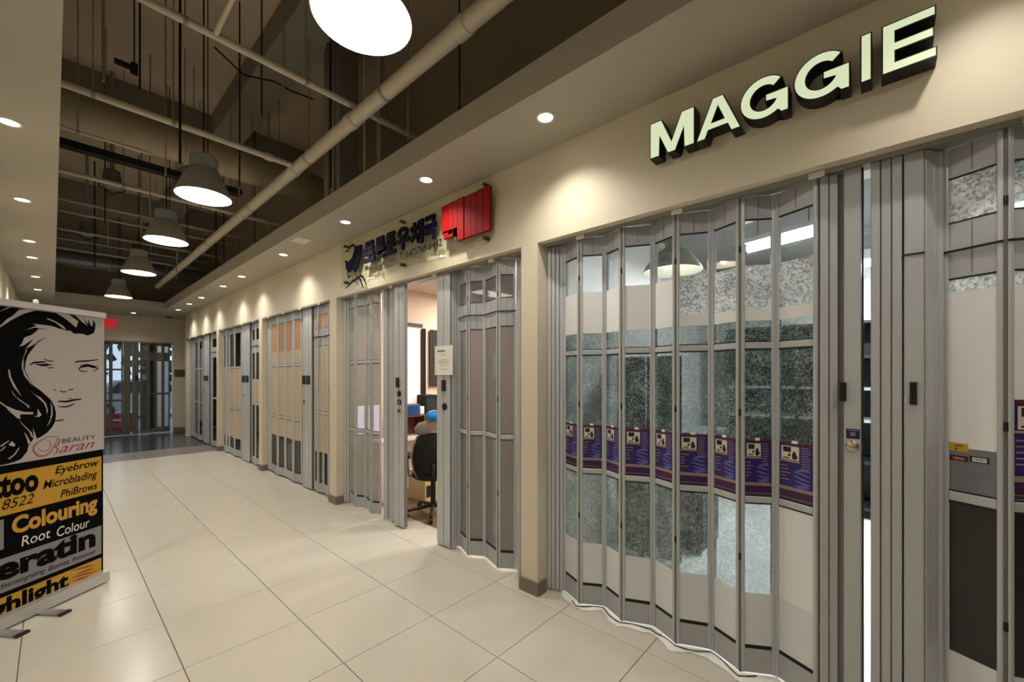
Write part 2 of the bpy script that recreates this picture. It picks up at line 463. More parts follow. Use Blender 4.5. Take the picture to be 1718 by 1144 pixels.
for k, (x, yy, z) in enumerate(rods):
    o = MB().tube((x, yy, z), (x, yy, ZT), 0.006 if k % 3 else 0.009, n=6, m=(BLACKM if k % 2 else STEEL)).build('hanger_rod')
    o['label'] = ('thin black' if k % 2 else 'thin grey') + ' threaded rod hanging down in the open ceiling'; o['category'] = 'rod'; o['group'] = 'threaded rods in the open ceiling'
# beam clamp and old ceiling fittings
t = thing('beam_clamp', (0.47, 5.0, 4.3), 'small dark beam clamp on a rod above the second pendant lamp', 'clamp')
MB().box(0.36, 0.50, 4.98, 5.02, 4.30, 4.335, BLACK).build('clamp_arm', BLACK, t)
MB().tube((0.49, 5.0, 4.27), (0.49, 5.0, 4.36), 0.028, n=10, m=BLACK).build('clamp_jaw', BLACK, t)
MB().tube((0.49, 5.0, 4.36), (0.49, 5.0, ZT), 0.006, n=6, m=BLACK).build('clamp_rod', BLACK, t)
def wire(label, pts):
    o = MB().path(pts, 0.008, 6, BLACKM).build('loose_cable'); o['label'] = label; o['category'] = 'cable'
wire('loose dark cable sagging under the slab behind the nearest pendant lamp', [(1.0, 4.6, 4.6), (1.25, 4.65, 4.5), (1.5, 4.6, 4.55), (1.7, 4.7, 4.6), (1.95, 4.75, 4.66)])
for k, (x, yy, lb) in enumerate([(0.45, 6.5, 'old grey junction box hanging under the pipes beyond the cable tray'), (0.35, 9.0, 'old grey junction box deep in the ceiling by the left soffit')]):
    t = thing('junction_box', (x, yy, 3.62), lb, 'junction box')
    MB().lathe([(0.001, 0.22), (0.07, 0.2), (0.09, 0.05), (0.07, 0.0), (0.001, 0.0)], (x, yy, 3.68), 14, GALV).build('box_body', GALV, t)
    MB().tube((x, yy, 3.9), (x, yy, ZT), 0.02, n=8, m=STEEL).build('conduit', STEEL, t)
    MB().path([(x - 0.09, yy, 3.76), (x - 0.11, yy, 3.68), (x, yy, 3.62), (x + 0.11, yy, 3.68), (x + 0.09, yy, 3.76)], 0.007, 6, BLACKM).build('cable_loop', BLACKM, t)

# ------------------------------------------------------------------ pendant lamps
SHADE = mat('shade_grey', (156, 154, 145), 0.45)
SHADE_C = mat('shade_cap', (166, 174, 176), 0.45)
INNER = mat('shade_inner', (190, 182, 164), 0.5)
BULB = mat('bulb', (255, 244, 225), 0.5, emit=(255, 240, 214), estr=40)
def pendant(x, y, z, label):
    t = thing('pendant_lamp', (x, y, z), label, 'pendant lamp', 'row of pendant lamps')
    c = (x, y, z)
    MB().lathe([(0.208, 0.0), (0.205, 0.012), (0.188, 0.06), (0.150, 0.165), (0.118, 0.225), (0.108, 0.245)], c, 40, SHADE).build('shade', SHADE, t)
    MB().lathe([(0.206, 0.002), (0.184, 0.06), (0.146, 0.163), (0.112, 0.224), (0.001, 0.235)], c, 40, INNER).build('reflector', INNER, t)
    MB().lathe([(0.110, 0.24), (0.104, 0.25), (0.106, 0.345), (0.100, 0.355), (0.001, 0.357)], c, 32, SHADE_C).build('cap', SHADE_C, t)
    MB().lathe([(0.001, 0.10), (0.03, 0.105), (0.045, 0.135), (0.04, 0.17), (0.022, 0.2), (0.02, 0.235)], c, 16, BULB).build('bulb', BULB, t)
    MB().tube((x, y, z + 0.355), (x, y, ZT), 0.006, n=6, m=BLACKM).build('cord', BLACKM, t)
    MB().tube((x + 0.03, y, z + 0.355), (x + 0.03, y, ZT), 0.004, n=6, m=BLACKM).build('suspension_wire', BLACKM, t)
    lamp('lamp_light', 'POINT', (x, y, z + 0.06), PEND_W, WARM2, t, shadow_soft_size=0.035)
pendant(0.90, -1.15, 3.13, 'grey pendant lamp added out of view behind the viewer')  # unseen lamp added to brighten the near shop doors
for k, (y, z) in enumerate([(1.68, 3.11), (4.50, 3.15), (6.31, 3.15), (8.64, 3.16), (11.6, 3.165)]):
    pendant(0.90, y, z, ['nearest grey pendant lamp, brightest and cut by the top edge', 'grey dome pendant lamp second in the row', 'grey dome pendant lamp third in the row',
                         'grey dome pendant lamp fourth in the row', 'small far pendant lamp, last in the row by the entrance'][k])

# ------------------------------------------------------------------ recessed downlights
GLOW = mat('downlight_glow', (255, 246, 225), 0.5, emit=(255, 242, 212), estr=14)
TRIM = mat('downlight_trim', (230, 226, 215), 0.5)
def downlight(x, y, label, group, power=DOWN_W, size=120, blend=1.0):
    t = thing('downlight', (x, y, ZS), label, 'downlight', group)
    MB().lathe([(0.060, 0.0), (0.060, -0.004), (0.046, -0.004), (0.043, 0.0)], (x, y, ZS), 24, TRIM).build('trim_ring', TRIM, t)
    MB().disc((x, y, ZS - 0.0015), 0.044, 24, GLOW).build('lens', GLOW, t)
    lamp('lamp_light', 'SPOT', (x, y, ZS - 0.012), power * 4, WARM, t, (0, 0, 0), spot_size=math.radians(size), spot_blend=blend, shadow_soft_size=0.03)
RY = [1.515, 2.705, 4.06, 5.75, 7.51, 8.56, 10.14, 11.23, 12.43]
for k, y in enumerate([-1.6, -0.30] + RY):
    if k == 0: lb = 'round downlight in the shopfront soffit behind the viewer'
    elif k == 1: lb = 'round downlight in the soffit just right of the lit letter sign'
    else: lb = 'round downlight in the shopfront soffit, %s from the near end' % ORD[k - 2]
    downlight(1.99, y, lb, 'downlights along the shopfront soffit', DOWN_W if k > 1 else 6.0)
for k, y in enumerate([0.6, 2.3, 4.0, 5.68, 7.36, 8.36, 9.94, 11.4]):
    downlight(-0.18, y, 'round downlight in the left soffit, %s from the near end' % ORD[k], 'downlights along the left soffit')
downlight(1.35, 13.9, 'round downlight in front of the glazed entrance', 'entrance downlight', 6.0)

# small soffit fittings
t = thing('air_vent', (1.9, 5.2, ZS), 'small square vent in the shopfront soffit beside the downlights', 'vent')
q = onz(505, 403, ZS)
t.location = (q.x, q.y, ZS)
MB().box(q.x - 0.08, q.x + 0.08, q.y - 0.11, q.y + 0.11, ZS - 0.006, ZS, TRIM).build('vent_frame', TRIM, t)
for i in range(5): MB().box(q.x - 0.065 + i * 0.03, q.x - 0.055 + i * 0.03, q.y - 0.09, q.y + 0.09, ZS - 0.009, ZS - 0.006, TRIM).build('vent_slat', TRIM, t)
t = thing('smoke_detector', (2.05, 14.0, ZS), 'dark smoke detector on the ceiling by the entrance', 'smoke detector')
MB().lathe([(0.07, 0.0), (0.065, -0.03), (0.04, -0.045), (0.001, -0.046)], (2.05, 14.0, ZS), 16, BLACK).build('detector_body', BLACK, t)
MB().lathe([(0.085, 0.0), (0.085, -0.008), (0.07, -0.008)], (2.05, 14.0, ZS), 16, TRIM).build('detector_base', TRIM, t)

# ------------------------------------------------------------------ folding doors
XF, XB = 2.385, 2.465          # fold lines towards the corridor / towards the shop
ZA = dict(kick=(0.022, 0.145), panes=[(0.165, 0.902), (0.935, 1.700), (1.733, 2.372)], top=2.489)
ZB = dict(kick=(0.022, 0.145), panes=[(0.165, 1.050), (1.088, 1.958), (2.180, 2.368)], top=2.489)

def door_panel(leaf, p0, p1, Z, films=(), glassm=None, seam=True, stile=0.017, fm=None):
    """one hinged panel between two fold lines; films: (pane index, z0, z1, material, name, side)"""
    a = Vector((p0[0], p0[1], 0)); b = Vector((p1[0], p1[1], 0)); wd = (b - a).length
    fr = Frame(a, b - a)
    glassm = glassm or GLASS
    AL, AP = fm or ALU, fm or ALU_P
    g = 0.003
    mb = MB()
    z0, z1 = Z['kick'][0], Z['top']
    for (u0, u1) in ((g, g + stile), (wd - g - stile, wd - g)):
        mb.rbox(fr, u0, u1, z0, z1, -0.014, 0.012, 0.004, AL)
    u0, u1 = g + stile, wd - g - stile
    prev = Z['kick'][1] + 0.02
    spans = []
    for i, (c, d) in enumerate(Z['panes']):
        if i: spans.append((Z['panes'][i - 1][1], c))
    spans.append((Z['panes'][-1][1], z1))
    for (c, d) in spans:
        if d - c < 0.06: mb.rbox(fr, u0, u1, c, d, -0.011, 0.008, 0.003, AL)
        else: mb.fbox(fr, u0, u1, c, d, -0.008, 0.004, AP)
    pn = mb.build('door_panel', AL, leaf)
    MB().fbox(fr, u0, u1, z0, Z['kick'][1], -0.008, 0.004, AP).build('kick_plate', AP, pn)
    MB().fbox(fr, u0, u1, Z['kick'][1], Z['kick'][1] + 0.02, -0.008, 0.003, GASK).build('gasket', GASK, pn)
    for (c, d) in Z['panes']:
        MB().fbox(fr, u0, u1, d - 0.007, d, -0.006, 0.005, GASK).build('gasket', GASK, pn)
        if c > 0.3: MB().fbox(fr, u0, u1, c, c + 0.006, -0.006, 0.005, GASK).build('gasket', GASK, pn)
    for i, (c, d) in enumerate(Z['panes']):
        MB().fbox(fr, u0, u1, c, d, -0.002, 0.002, glassm).build('glass_pane', glassm, pn)
    for (c, d, m, nm) in films:
        MB().fbox(fr, u0 + 0.001, u1 - 0.001, c, d, 0.0022, 0.0032, m).build(nm, m, pn)
    if seam:
        um = (u0 + u1) / 2
        for (c, d) in spans:
            if d - c >= 0.06: MB().fbox(fr, um - 0.0015, um + 0.0015, c + 0.01, d - 0.005, 0.004, 0.0055, ALU_D).build('seam', ALU_D, pn)
    # rollers / hinge pins
    hp = MB().tube((a.x, a.y, z0 - 0.004), (a.x, a.y, z1 + 0.004), 0.0065, n=8, m=ALU_D)
    for z in (0.6, 1.35, 2.2): hp.tube((a.x, a.y, z), (a.x, a.y, z + 0.035), 0.009, n=8, m=GASK)
    hp.build('hinge', ALU_D, pn)
    return pn, fr, wd

def post(leaf, p0, p1, ribs=3, z0=0.018, z1=2.490, depth=0.045, name='lead_post', fm=None):
    """solid extruded post with vertical grooves"""
    a = Vector((p0[0], p0[1], 0)); b = Vector((p1[0], p1[1], 0)); wd = (b - a).length
    fr = Frame(a, b - a); mb = MB()
    mb.fbox(fr, 0.002, wd - 0.002, z0, z1, -depth, -0.004, ALU_D)
    for i in range(ribs):
        mb.rbox(fr, wd * i / ribs + 0.002, wd * (i + 1) / ribs - 0.002, z0, z1, -0.006, 0.006 if i % 2 == 0 else 0.003, 0.003, fm or ALU)
    return mb.build(name, fm or ALU, leaf), fr, wd

def pull(post_o, fr, u, z, w_=0.03, h_=0.115):
    MB().rbox(fr, u - w_ / 2, u + w_ / 2, z - h_ / 2, z + h_ / 2, 0.004, 0.018, 0.003, BLACK).build('pull_handle', BLACK, post_o, label='black rectangular pull handle')

def keyhole(post_o, fr, u, z, r=0.016, m=None, nm='lock_cylinder'):
    c = fr.P(u, z, 0.004)
    mb = MB().tube(c, c + fr.n * 0.006, r, n=16, m=m or CHROME)
    mb.tube(c + fr.n * 0.006, c + fr.n * 0.009, r * 0.45, n=10, m=BLACK)
    mb.build(nm, m or CHROME, post_o)

def pts_px(spec, xf=None, xb=None):
    xf = xf or XF; xb = xb or XB
    return [((xf if k == 'f' else xb), yat(x, xf if k == 'f' else xb)) for x, k in spec]

def leaf(name, label, y, group='folding shopfront doors'):
    return thing(name, (2.43, y, 0.0), label, 'folding door', group)

# top tracks, one per opening
TRACK = mat('door_track', (150, 147, 142), 0.4, 0.5)
OPEN = [(M_END, 1.815), (1.965, 4.905), (5.085, 7.55), (7.71, 10.20), (10.36, 13.26)]
DNAME = ['door under the lit letter sign', 'office door with the acrylic sign', 'door lined with tan paper', 'door next beyond the tan papered one', 'farthest shop door by the dark floor']
for k, (a, b) in enumerate(OPEN):
    t = thing('top_track', (2.42, (a + b) / 2, ZH - 0.018), 'metal top track of the ' + DNAME[k], 'door track', 'top tracks of the folding doors')
    xo = 0.0 if k < 2 else -0.06
    MB().box(2.375 + xo, 2.475 + xo, a + 0.002, b - 0.002, ZH - 0.006, ZH, TRACK).box(2.352 + xo, 2.356 + xo, a + 0.002, b - 0.002, ZH - 0.022, ZH, TRACK).build('channel', TRACK, t)
    n = max(2, int((b - a) / 0.6))
    for i in range(n):
        y = a + (b - a) * (i + 0.5) / n
        MB().box(2.344 + xo, 2.352 + xo, y - 0.03, y + 0.03, ZH - 0.03, ZH - 0.004, WHITE).build('guide_clip', WHITE, t)

# --- door under the letter sign, left leaf with nine glazed panels
L1 = leaf('folding_shopfront', 'long folding glass door with a row of purple flyers under the lit letter sign', 1.0)
post(L1, (2.405, 1.812), (2.43, 1.76), 2, name='jamb_post'); post(L1, (2.43, 1.758), (2.455, 1.705), 2, name='jamb_post')
V1 = [(2.462, 1.700), (2.385, 1.525), (2.470, 1.380), (2.395, 1.220), (2.475, 1.050), (2.400, 0.885), (2.480, 0.715), (2.398, 0.552), (2.485, 0.408), (2.398, 0.222)]
panels1 = []
for i in range(9):
    fl_ = [(0.165, 0.432, WHITEB, 'white_film'), (0.432, 0.902, ICE_B, 'patterned_film'), (0.94, 1.695, ICE, 'patterned_film'), (1.737, 1.845, ICE, 'patterned_film')]
    if i < 5: fl_ += [(1.845, 2.122, WHITEF, 'white_film')]
    else: fl_ += [(1.845, 1.906, WHITEF, 'white_film'), (1.906, 2.132, ICE_L, 'patterned_film')]
    if i == 8: fl_[1] = (0.432, 0.902, WHITEF, 'white_film')
    panels1.append(door_panel(L1, V1[i], V1[i + 1], ZA, fl_))
post(L1, (2.398, 0.219), (2.415, 0.150), 2, name='stack_panel')
post(L1, (2.455, 0.222), (2.455, 0.068), 1, name='stack_panel', depth=0.02)  # added backing strip that blocks shop light between the posts
lp, fr, wd = post(L1, (2.392, 0.131), (2.392, 0.068), 1)
pull(lp, fr, 0.0, 1.487, 0.022, 0.085)
MB().fbox(fr, wd, wd + 0.007, 0.02, 2.48, -0.04, 0.002, BLACK).build('rubber_edge', BLACK, lp)
c = fr.P(wd * 0.5, 1.245, 0.006)
MB().lathe([(0.001, 0.014), (0.016, 0.012), (0.022, 0.005), (0.023, 0.0)], (0, 0, 0), 20, CHROME)
kn = MB()
for k in range(5):
    r0 = 0.026 * math.cos(k * math.pi / 10); r1 = 0.026 * math.cos((k + 1) * math.pi / 10)
    kn.tube(c + fr.n * (0.014 * math.sin(k * math.pi / 10)), c + fr.n * (0.014 * math.sin((k + 1) * math.pi / 10)), r0, max(r1, 0.001), n=20, m=CHROME, cap=False)
kn.build('lock_knob', CHROME, lp, label='round brushed metal lock knob')
STK = mat('navy_sticker', (26, 22, 62), 0.4)
st = MB().fbox(fr, 0.010, wd - 0.006, 1.278, 1.322, 0.006, 0.0068, STK).build('sticker')
st['label'] = 'small navy sticker above the round metal lock'; st['category'] = 'sticker'
LILAC = mat('lilac_ink', (150, 148, 190), 0.5)
pr = MB()
for k in range(4): pr.fbox(fr, 0.024 + k * 0.005, 0.027 + k * 0.005, 1.29, 1.308, 0.0068, 0.0072, LILAC)
pr.fbox(fr, 0.016, wd - 0.01, 1.314, 1.317, 0.0068, 0.0072, LILAC).build('print', LILAC, st)

# --- right leaf of the same door
L2 = leaf('folding_shopfront', 'folding door leaf at the right picture edge with stickers on its pane', -0.5)
lp2, fr2, wd2 = post(L2, (2.395, 0.040), (2.395, -0.064), 3)
lp3, fr3, wd3 = post(L2, (2.395, -0.066), (2.395, -0.130), 1, name='stack_panel')
pull(lp3, fr3, 0.030, 1.487, 0.022, 0.095)
MB().fbox(fr3, -0.004, wd3, 2.062, 2.068, 0.004, 0.012, GASK).build('rod_line', GASK, lp3)
post(L2, (2.40, -0.128), (2.47, -0.182), 2, name='stack_panel'); post(L2, (2.46, 0.038), (2.46, -0.19), 1, name='stack_panel', depth=0.02)  # second strip is added to block shop light between the posts
V2 = [(2.478, -0.188), (2.395, -0.345), (2.478, -0.535), (2.395, -0.72), (2.478, -0.90), (2.395, -1.08), (2.478, -1.26), (2.395, -1.44), (2.478, -1.62), (2.395, -1.80)]
STEEL_GREY = mat('grey_film', (110, 112, 120), 0.3, var=0.25, scale=14)
panels2 = []
for i in range(9):
    fl_ = [(0.165, 0.435, WHITEB, 'white_film'), (0.435, 1.048, DARKF, 'darkness_film'), (1.09, 1.268, STEEL_GREY, 'grey_film'), (1.268, 1.90, WHITEF, 'white_film'), (1.90, 1.955, ICE_L, 'patterned_film'), (2.182, 2.366, ICE_L, 'patterned_film')]
    panels2.append(door_panel(L2, V2[i], V2[i + 1], ZB, fl_))
post(L2, (2.40, -1.81), (2.43, -1.99), 3, name='jamb_post')
for i in range(9):
    pn, fr, wd = panels2[i]
    MB().fbox(fr, 0.0, wd, 2.062, 2.070, 0.010, 0.018, GASK).build('cross_rod', GASK, pn)

# --- office door, two leaves standing apart
L3 = leaf('folding_shopfront', 'left leaf of the half open office folding door, white monitor glow behind', 4.3)
post(L3, (2.38, 4.900), (2.42, 4.845), 2, name='jamb_post')
V3 = pts_px([(588, 'b'), (596.5, 'f'), (614.5, 'b'), (623, 'f'), (640, 'b')], 2.375, 2.435)
FROST_GLARE = crackle('fine_frost_glare_film', (192, 184, 176), (212, 206, 198), 90, 0.5)
for i in range(4):
    door_panel(L3, V3[i], V3[i + 1], ZA, [(2.08, 2.30, FROST_GLARE, 'frost_glare_film'), (0.42, 0.72, FROST_GLARE, 'frost_glare_film')], glass('warm_pane', (226, 220, 214), 0.05, haze=(204, 204, 204), hf=0.42), seam=False)  # upper band is frosted, lower band imitates light reflected in the pane
y0 = V3[-1][1]; yl_ = yat(679, XF)
n = 4
for i in range(n):
    a = (XB if i % 2 == 0 else XF + 0.01, y0 - 0.04 - (y0 - 0.04 - (yl_ + 0.20)) * i / n); b = (XF + 0.01 if i % 2 == 0 else XB, y0 - 0.04 - (y0 - 0.04 - (yl_ + 0.20)) * (i + 1) / n)
    post(L3, a, b, 2, name='stack_panel', depth=0.02)
lp, fr, wd = post(L3, (XF - 0.01, yl_ + 0.17), (XF - 0.01, yl_), 2)
pull(lp, fr, wd * 0.40, 1.49, 0.05, 0.10)
keyhole(lp, fr, wd * 0.55, 1.375, 0.032, BLACK); keyhole(lp, fr, wd * 0.55, 1.20, 0.03, CHROME)
st = MB().fbox(fr, wd * 0.36, wd * 0.76, 1.26, 1.315, 0.0065, 0.0073, STK).build('sticker'); st['label'] = 'tiny navy sticker on the office door lead post'; st['category'] = 'sticker'
MB().fbox(fr, wd * 0.53, wd * 0.58, 1.27, 1.305, 0.0073, 0.0078, WHITE).build('print', WHITE, st)

L4 = leaf('folding_shopfront', 'right leaf of the office folding door with a paper notice', 2.5)
V4 = pts_px([(772, 'b'), (785.5, 'f'), (814, 'b'), (836, 'f'), (866, 'b')])
yr = yat(735, XF)
lp, fr, wd = post(L4, (XF - 0.01, yr), (XF - 0.01, yat(757, XF)), 2)
lpA, frA = lp, fr
pull(lp, fr, wd * 0.55, 1.47, 0.05, 0.10); keyhole(lp, fr, wd * 0.6, 1.28, 0.032, BLACK)
post(L4, (XF, yat(757.5, XF)), (XB, V4[0][1] + 0.005), 3, name='stack_panel')
for i in range(4):
    pn, fr, wd_ = door_panel(L4, V4[i], V4[i + 1], ZB, [], glass('grey_pane', (190, 186, 188), 0.06, haze=(162, 158, 160), hf=0.5))
    MB().fbox(fr, 0.0, wd_, 2.070, 2.078, 0.010, 0.018, GASK).build('cross_rod', GASK, pn)
post(L4, (XB, V4[-1][1] - 0.004), (2.40, 1.97), 3, name='jamb_post')
nt_ = MB().fbox(frA, -0.02, wd * 1.25, 1.565, 1.83, 0.010, 0.012, PAPER).build('paper_notice')
nt_['label'] = 'white printed paper notice taped to the office door post'; nt_['category'] = 'notice'
pr = MB()
for k in range(9): pr.fbox(frA, 0.016 + k * 0.013, 0.026 + k * 0.013, 1.772 + 0.003 * (k % 3), 1.788 + 0.003 * (k % 2), 0.0120, 0.0124, INK)
GREYI = mat('grey_ink', (150, 146, 140), 0.6)
for z, a, b in ((1.745, 0.25, 0.75), (1.70, 0.3, 0.8), (1.685, 0.12, 0.95), (1.672, 0.2, 0.9), (1.65, 0.3, 0.85), (1.615, 0.3, 0.85)):
    pr.fbox(frA, wd * a, wd * b, z, z + 0.005, 0.0120, 0.0124, GREYI)
pr.build('print', INK, nt_)

# --- door lined with tan paper
def shop_door(ll, lr, vl, vr, lead, films_l, films_r, yA, yZ, gl=None):
    xf, xb = 2.345, 2.385
    A = leaf('folding_shopfront', ll, yA - 0.4); V = pts_px(vl, xf, xb)
    V[0] = (xb, min(V[0][1], yA - 0.012))
    for i in range(len(V) - 1): door_panel(A, V[i], V[i + 1], ZA, films_l, gl, stile=0.03)
    if yA - V[0][1] > 0.02: post(A, (2.375, yA), (2.375, V[0][1] + 0.004), 2, name='jamb_post')
    x0, x1, x2 = lead
    lp, fr, wd = post(A, (xf, yat(x0, xf) - 0.004), (xf, yat(x1, xf) + 0.003), 2)
    pull(lp, fr, wd * 0.5, 1.50, min(0.14, wd * 0.8), 0.12); keyhole(lp, fr, wd * 0.6, 1.20, 0.025, CHROME)
    B = leaf('folding_shopfront', lr, yZ + 0.5); W = pts_px(vr, xf, xb)
    yb = yat(x2, xf)
    lp, fr, wd = post(B, (xf, yat(x1, xf) - 0.003), (xf, yb), 2)
    pull(lp, fr, wd * 0.45, 1.50, min(0.14, wd * 0.6), 0.12)
    W[0] = (xb, yb - 0.004)
    while W[-1][1] - yZ > 0.06:
        W.append((xb if W[-1][0] == xf else xf, max(yZ + 0.012, W[-1][1] - 0.3)))
    for i in range(len(W) - 1):
        pn, fr, wd = door_panel(B, W[i], W[i + 1], ZB, films_r, gl, stile=min(0.03, 0.2 * (W[i][1] - W[i + 1][1])))
        MB().fbox(fr, 0.0, wd, 2.066, 2.078, 0.010, 0.018, GASK).build('cross_rod', GASK, pn)
    return A, B
shop_door('left leaf of the folding door lined with tan paper', 'right leaf of the folding door lined with tan paper',
          [(455.5, 'b'), (466.5, 'f'), (480, 'b'), (492.5, 'f'), (508, 'b')], [(523, 'b'), (534, 'f'), (543.5, 'b'), (552.5, 'f')], (508, 513, 523),
          [(1.93, 2.365, TAN, 'paper_lining'), (1.738, 1.93, BEIGE, 'paper_lining'), (0.94, 1.695, BEIGE, 'paper_lining'), (0.62, 0.895, BEIGE, 'paper_lining')],
          [(2.185, 2.362, TAN, 'paper_lining'), (1.095, 1.95, BEIGE, 'paper_lining'), (0.55, 1.045, BEIGE, 'paper_lining')], 7.54, 5.09, GLASS_D)
shop_door('left leaf of the folding door next beyond the tan papered one', 'right leaf of the folding door next beyond the tan papered one',
          [(373, 'b'), (380, 'f'), (386, 'b'), (394, 'f'), (406, 'b')], [(419, 'b'), (429, 'f')], (406, 412, 419),
          [(0.94, 1.695, BEIGE, 'paper_lining'), (0.35, 0.895, BEIGE, 'paper_lining')], [(1.095, 1.5, BEIGE, 'paper_lining')], 10.19, 7.715, GLASS_D)
GREYP = mat('grey_paper', (120, 118, 110), 0.8)
shop_door('left leaf of the farthest shop folding door by the dark floor', 'right leaf of the farthest shop folding door by the dark floor',
          [(327, 'b'), (334, 'f'), (341, 'b')], [(351, 'b'), (356, 'f')], (342, 346, 351),
          [(0.94, 1.695, GREYP, 'paper_lining'), (0.5, 0.895, GREYP, 'paper_lining')], [], 13.25, 10.365, GLASS_D)

# --- white strip modelled for the light leaking under the first door
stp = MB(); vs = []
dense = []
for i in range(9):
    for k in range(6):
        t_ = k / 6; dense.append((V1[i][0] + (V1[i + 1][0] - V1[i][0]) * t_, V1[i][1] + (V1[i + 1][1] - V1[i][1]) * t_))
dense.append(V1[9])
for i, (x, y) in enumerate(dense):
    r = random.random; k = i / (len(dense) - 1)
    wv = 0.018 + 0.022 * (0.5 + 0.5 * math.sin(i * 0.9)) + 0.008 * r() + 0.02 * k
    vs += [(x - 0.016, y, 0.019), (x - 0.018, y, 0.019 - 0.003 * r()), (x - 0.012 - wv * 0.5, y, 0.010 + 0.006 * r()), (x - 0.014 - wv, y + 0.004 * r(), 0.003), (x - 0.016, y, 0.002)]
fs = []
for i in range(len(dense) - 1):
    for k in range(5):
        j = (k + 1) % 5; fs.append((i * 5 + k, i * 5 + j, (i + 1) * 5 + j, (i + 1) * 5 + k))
stp.add(vs, fs, mat('light_leak_white', (240, 238, 232), 0.3))
o = stp.build('light_leak_strip'); o['label'] = 'white strip imitating light that leaks under the flyer covered door'; o['category'] = 'light leak strip'
ob = MB().path([(x - 0.03 - 0.012 * math.sin(i * 0.7), y, 0.017) for i, (x, y) in enumerate(dense[4:46])], 0.003, 6, BLACK).build('floor_cable')
ob['label'] = 'thin black cable lying on the white light leak strip'; ob['category'] = 'cable'

# ------------------------------------------------------------------ purple flyers on the panes
FLY = mat('flyer_indigo', (42, 26, 98), 0.35); FLY_M = mat('flyer_maroon', (88, 24, 52), 0.35); FLY_P = mat('flyer_plum', (56, 18, 74), 0.35)
FLY_W = mat('flyer_photo', (214, 206, 194), 0.35); FLY_T = mat('flyer_tan', (150, 128, 112), 0.4); FLY_G = mat('flyer_text', (130, 112, 132), 0.4); FLY_B = mat('flyer_swoosh', (96, 100, 176), 0.4)
GOLD = mat('flyer_gold', (196, 160, 80), 0.4)
def flyer(pn, label, u0f=0.0, u1f=1.0, z0=0.942, z1=1.228):
    _, fr, wd = pn
    a, b = 0.022 + (wd - 0.044) * u0f, 0.022 + (wd - 0.044) * u1f
    W_ = b - a; Hh = z1 - z0
    o = MB().fbox(fr, a, b, z0, z1, 0.0034, 0.0042, FLY).build('flyer'); o['label'] = label; o['category'] = 'flyer'; o['group'] = 'purple flyers on the glass door'
    def U(f): return a + W_ * f
    def V(f): return z0 + Hh * f
    c = 0.0044
    MB().fbox(fr, a, b, V(0.955), z1, 0.0042, c, FLY_M).build('title_strip', FLY_M, o)
    MB().fbox(fr, a, b, z0, V(0.17), 0.0042, c, FLY_P).fbox(fr, a, b, V(0.03), V(0.04), c, c + 0.0002, FLY_T).build('foot_band', FLY_P, o)
    MB().fbox(fr, a, b, V(0.17), V(0.23), 0.0042, c, FLY_T).build('tan_band', FLY_T, o)
    ph = MB().fbox(fr, U(0.06), U(0.60), V(0.70), V(0.935), 0.0042, c, FLY_W).build('photo', FLY_W, o)
    sil = MB().fbox(fr, U(0.12), U(0.36), V(0.83), V(0.92), c, c + 0.0002, INK).fbox(fr, U(0.12), U(0.32), V(0.72), V(0.74), c, c + 0.0002, INK)
    sil.poly(fr, [(U(0.40) + 0.0, V(0.72)), (U(0.50), V(0.71)), (U(0.57), V(0.75)), (U(0.52), V(0.80)), (U(0.49), V(0.85)), (U(0.42), V(0.84)), (U(0.39), V(0.78))], c + 0.0003, INK)
    sil.poly(fr, [(U(0.26), V(0.76)), (U(0.35), V(0.765)), (U(0.35), V(0.81)), (U(0.28), V(0.80))], c + 0.0003, INK)
    sil.build('photo_figures', INK, o)
    MB().fbox(fr, U(0.0), U(0.62), V(0.665), V(0.685), 0.0042, c, GOLD).build('gold_line', GOLD, o)
    tx = MB()
    for k in range(9):
        z = V(0.92 - 0.045 * k); MB().fbox(fr, U(0.66), U(0.66 + 0.2 + 0.09 * random.random()), z, z + Hh * 0.018, 0.0042, c, FLY_G).build('text_line', FLY_G, o)
    for k in range(5):
        z = V(0.58 - 0.06 * k); MB().fbox(fr, U(0.03), U(0.14 + 0.2 * random.random()), z, z + Hh * 0.016, 0.0042, c, FLY_T).build('text_line', FLY_T, o)
    sw = MB()
    for k in range(6):
        zz = 0.52 - 0.055 * k; x0 = 0.48 - 0.03 * (k % 3) ; x1 = min(0.97, 0.9 + 0.04 * random.random())
        sw.stroke(fr, [(U(x0 + (x1 - x0) * q / 6), V(zz + 0.03 * math.sin(q / 6 * 2.6 + k))) for q in range(7)], Hh * 0.035, c + 0.0002, FLY_B)
    sw.build('swoosh', FLY_B, o)
    MB().fbox(fr, U(0.38), U(0.56), z1 - 0.004, z1 + 0.010, 0.0042, 0.0047, PAPER).build('tape', PAPER, o)
for i in range(9): flyer(panels1[i], 'purple flyer in the %s glass panel counted from the beige pillar' % ORD[i])
flyer(panels2[1], 'purple flyer cut off by the right picture edge', 0.0, 1.0, 1.10, 1.47)

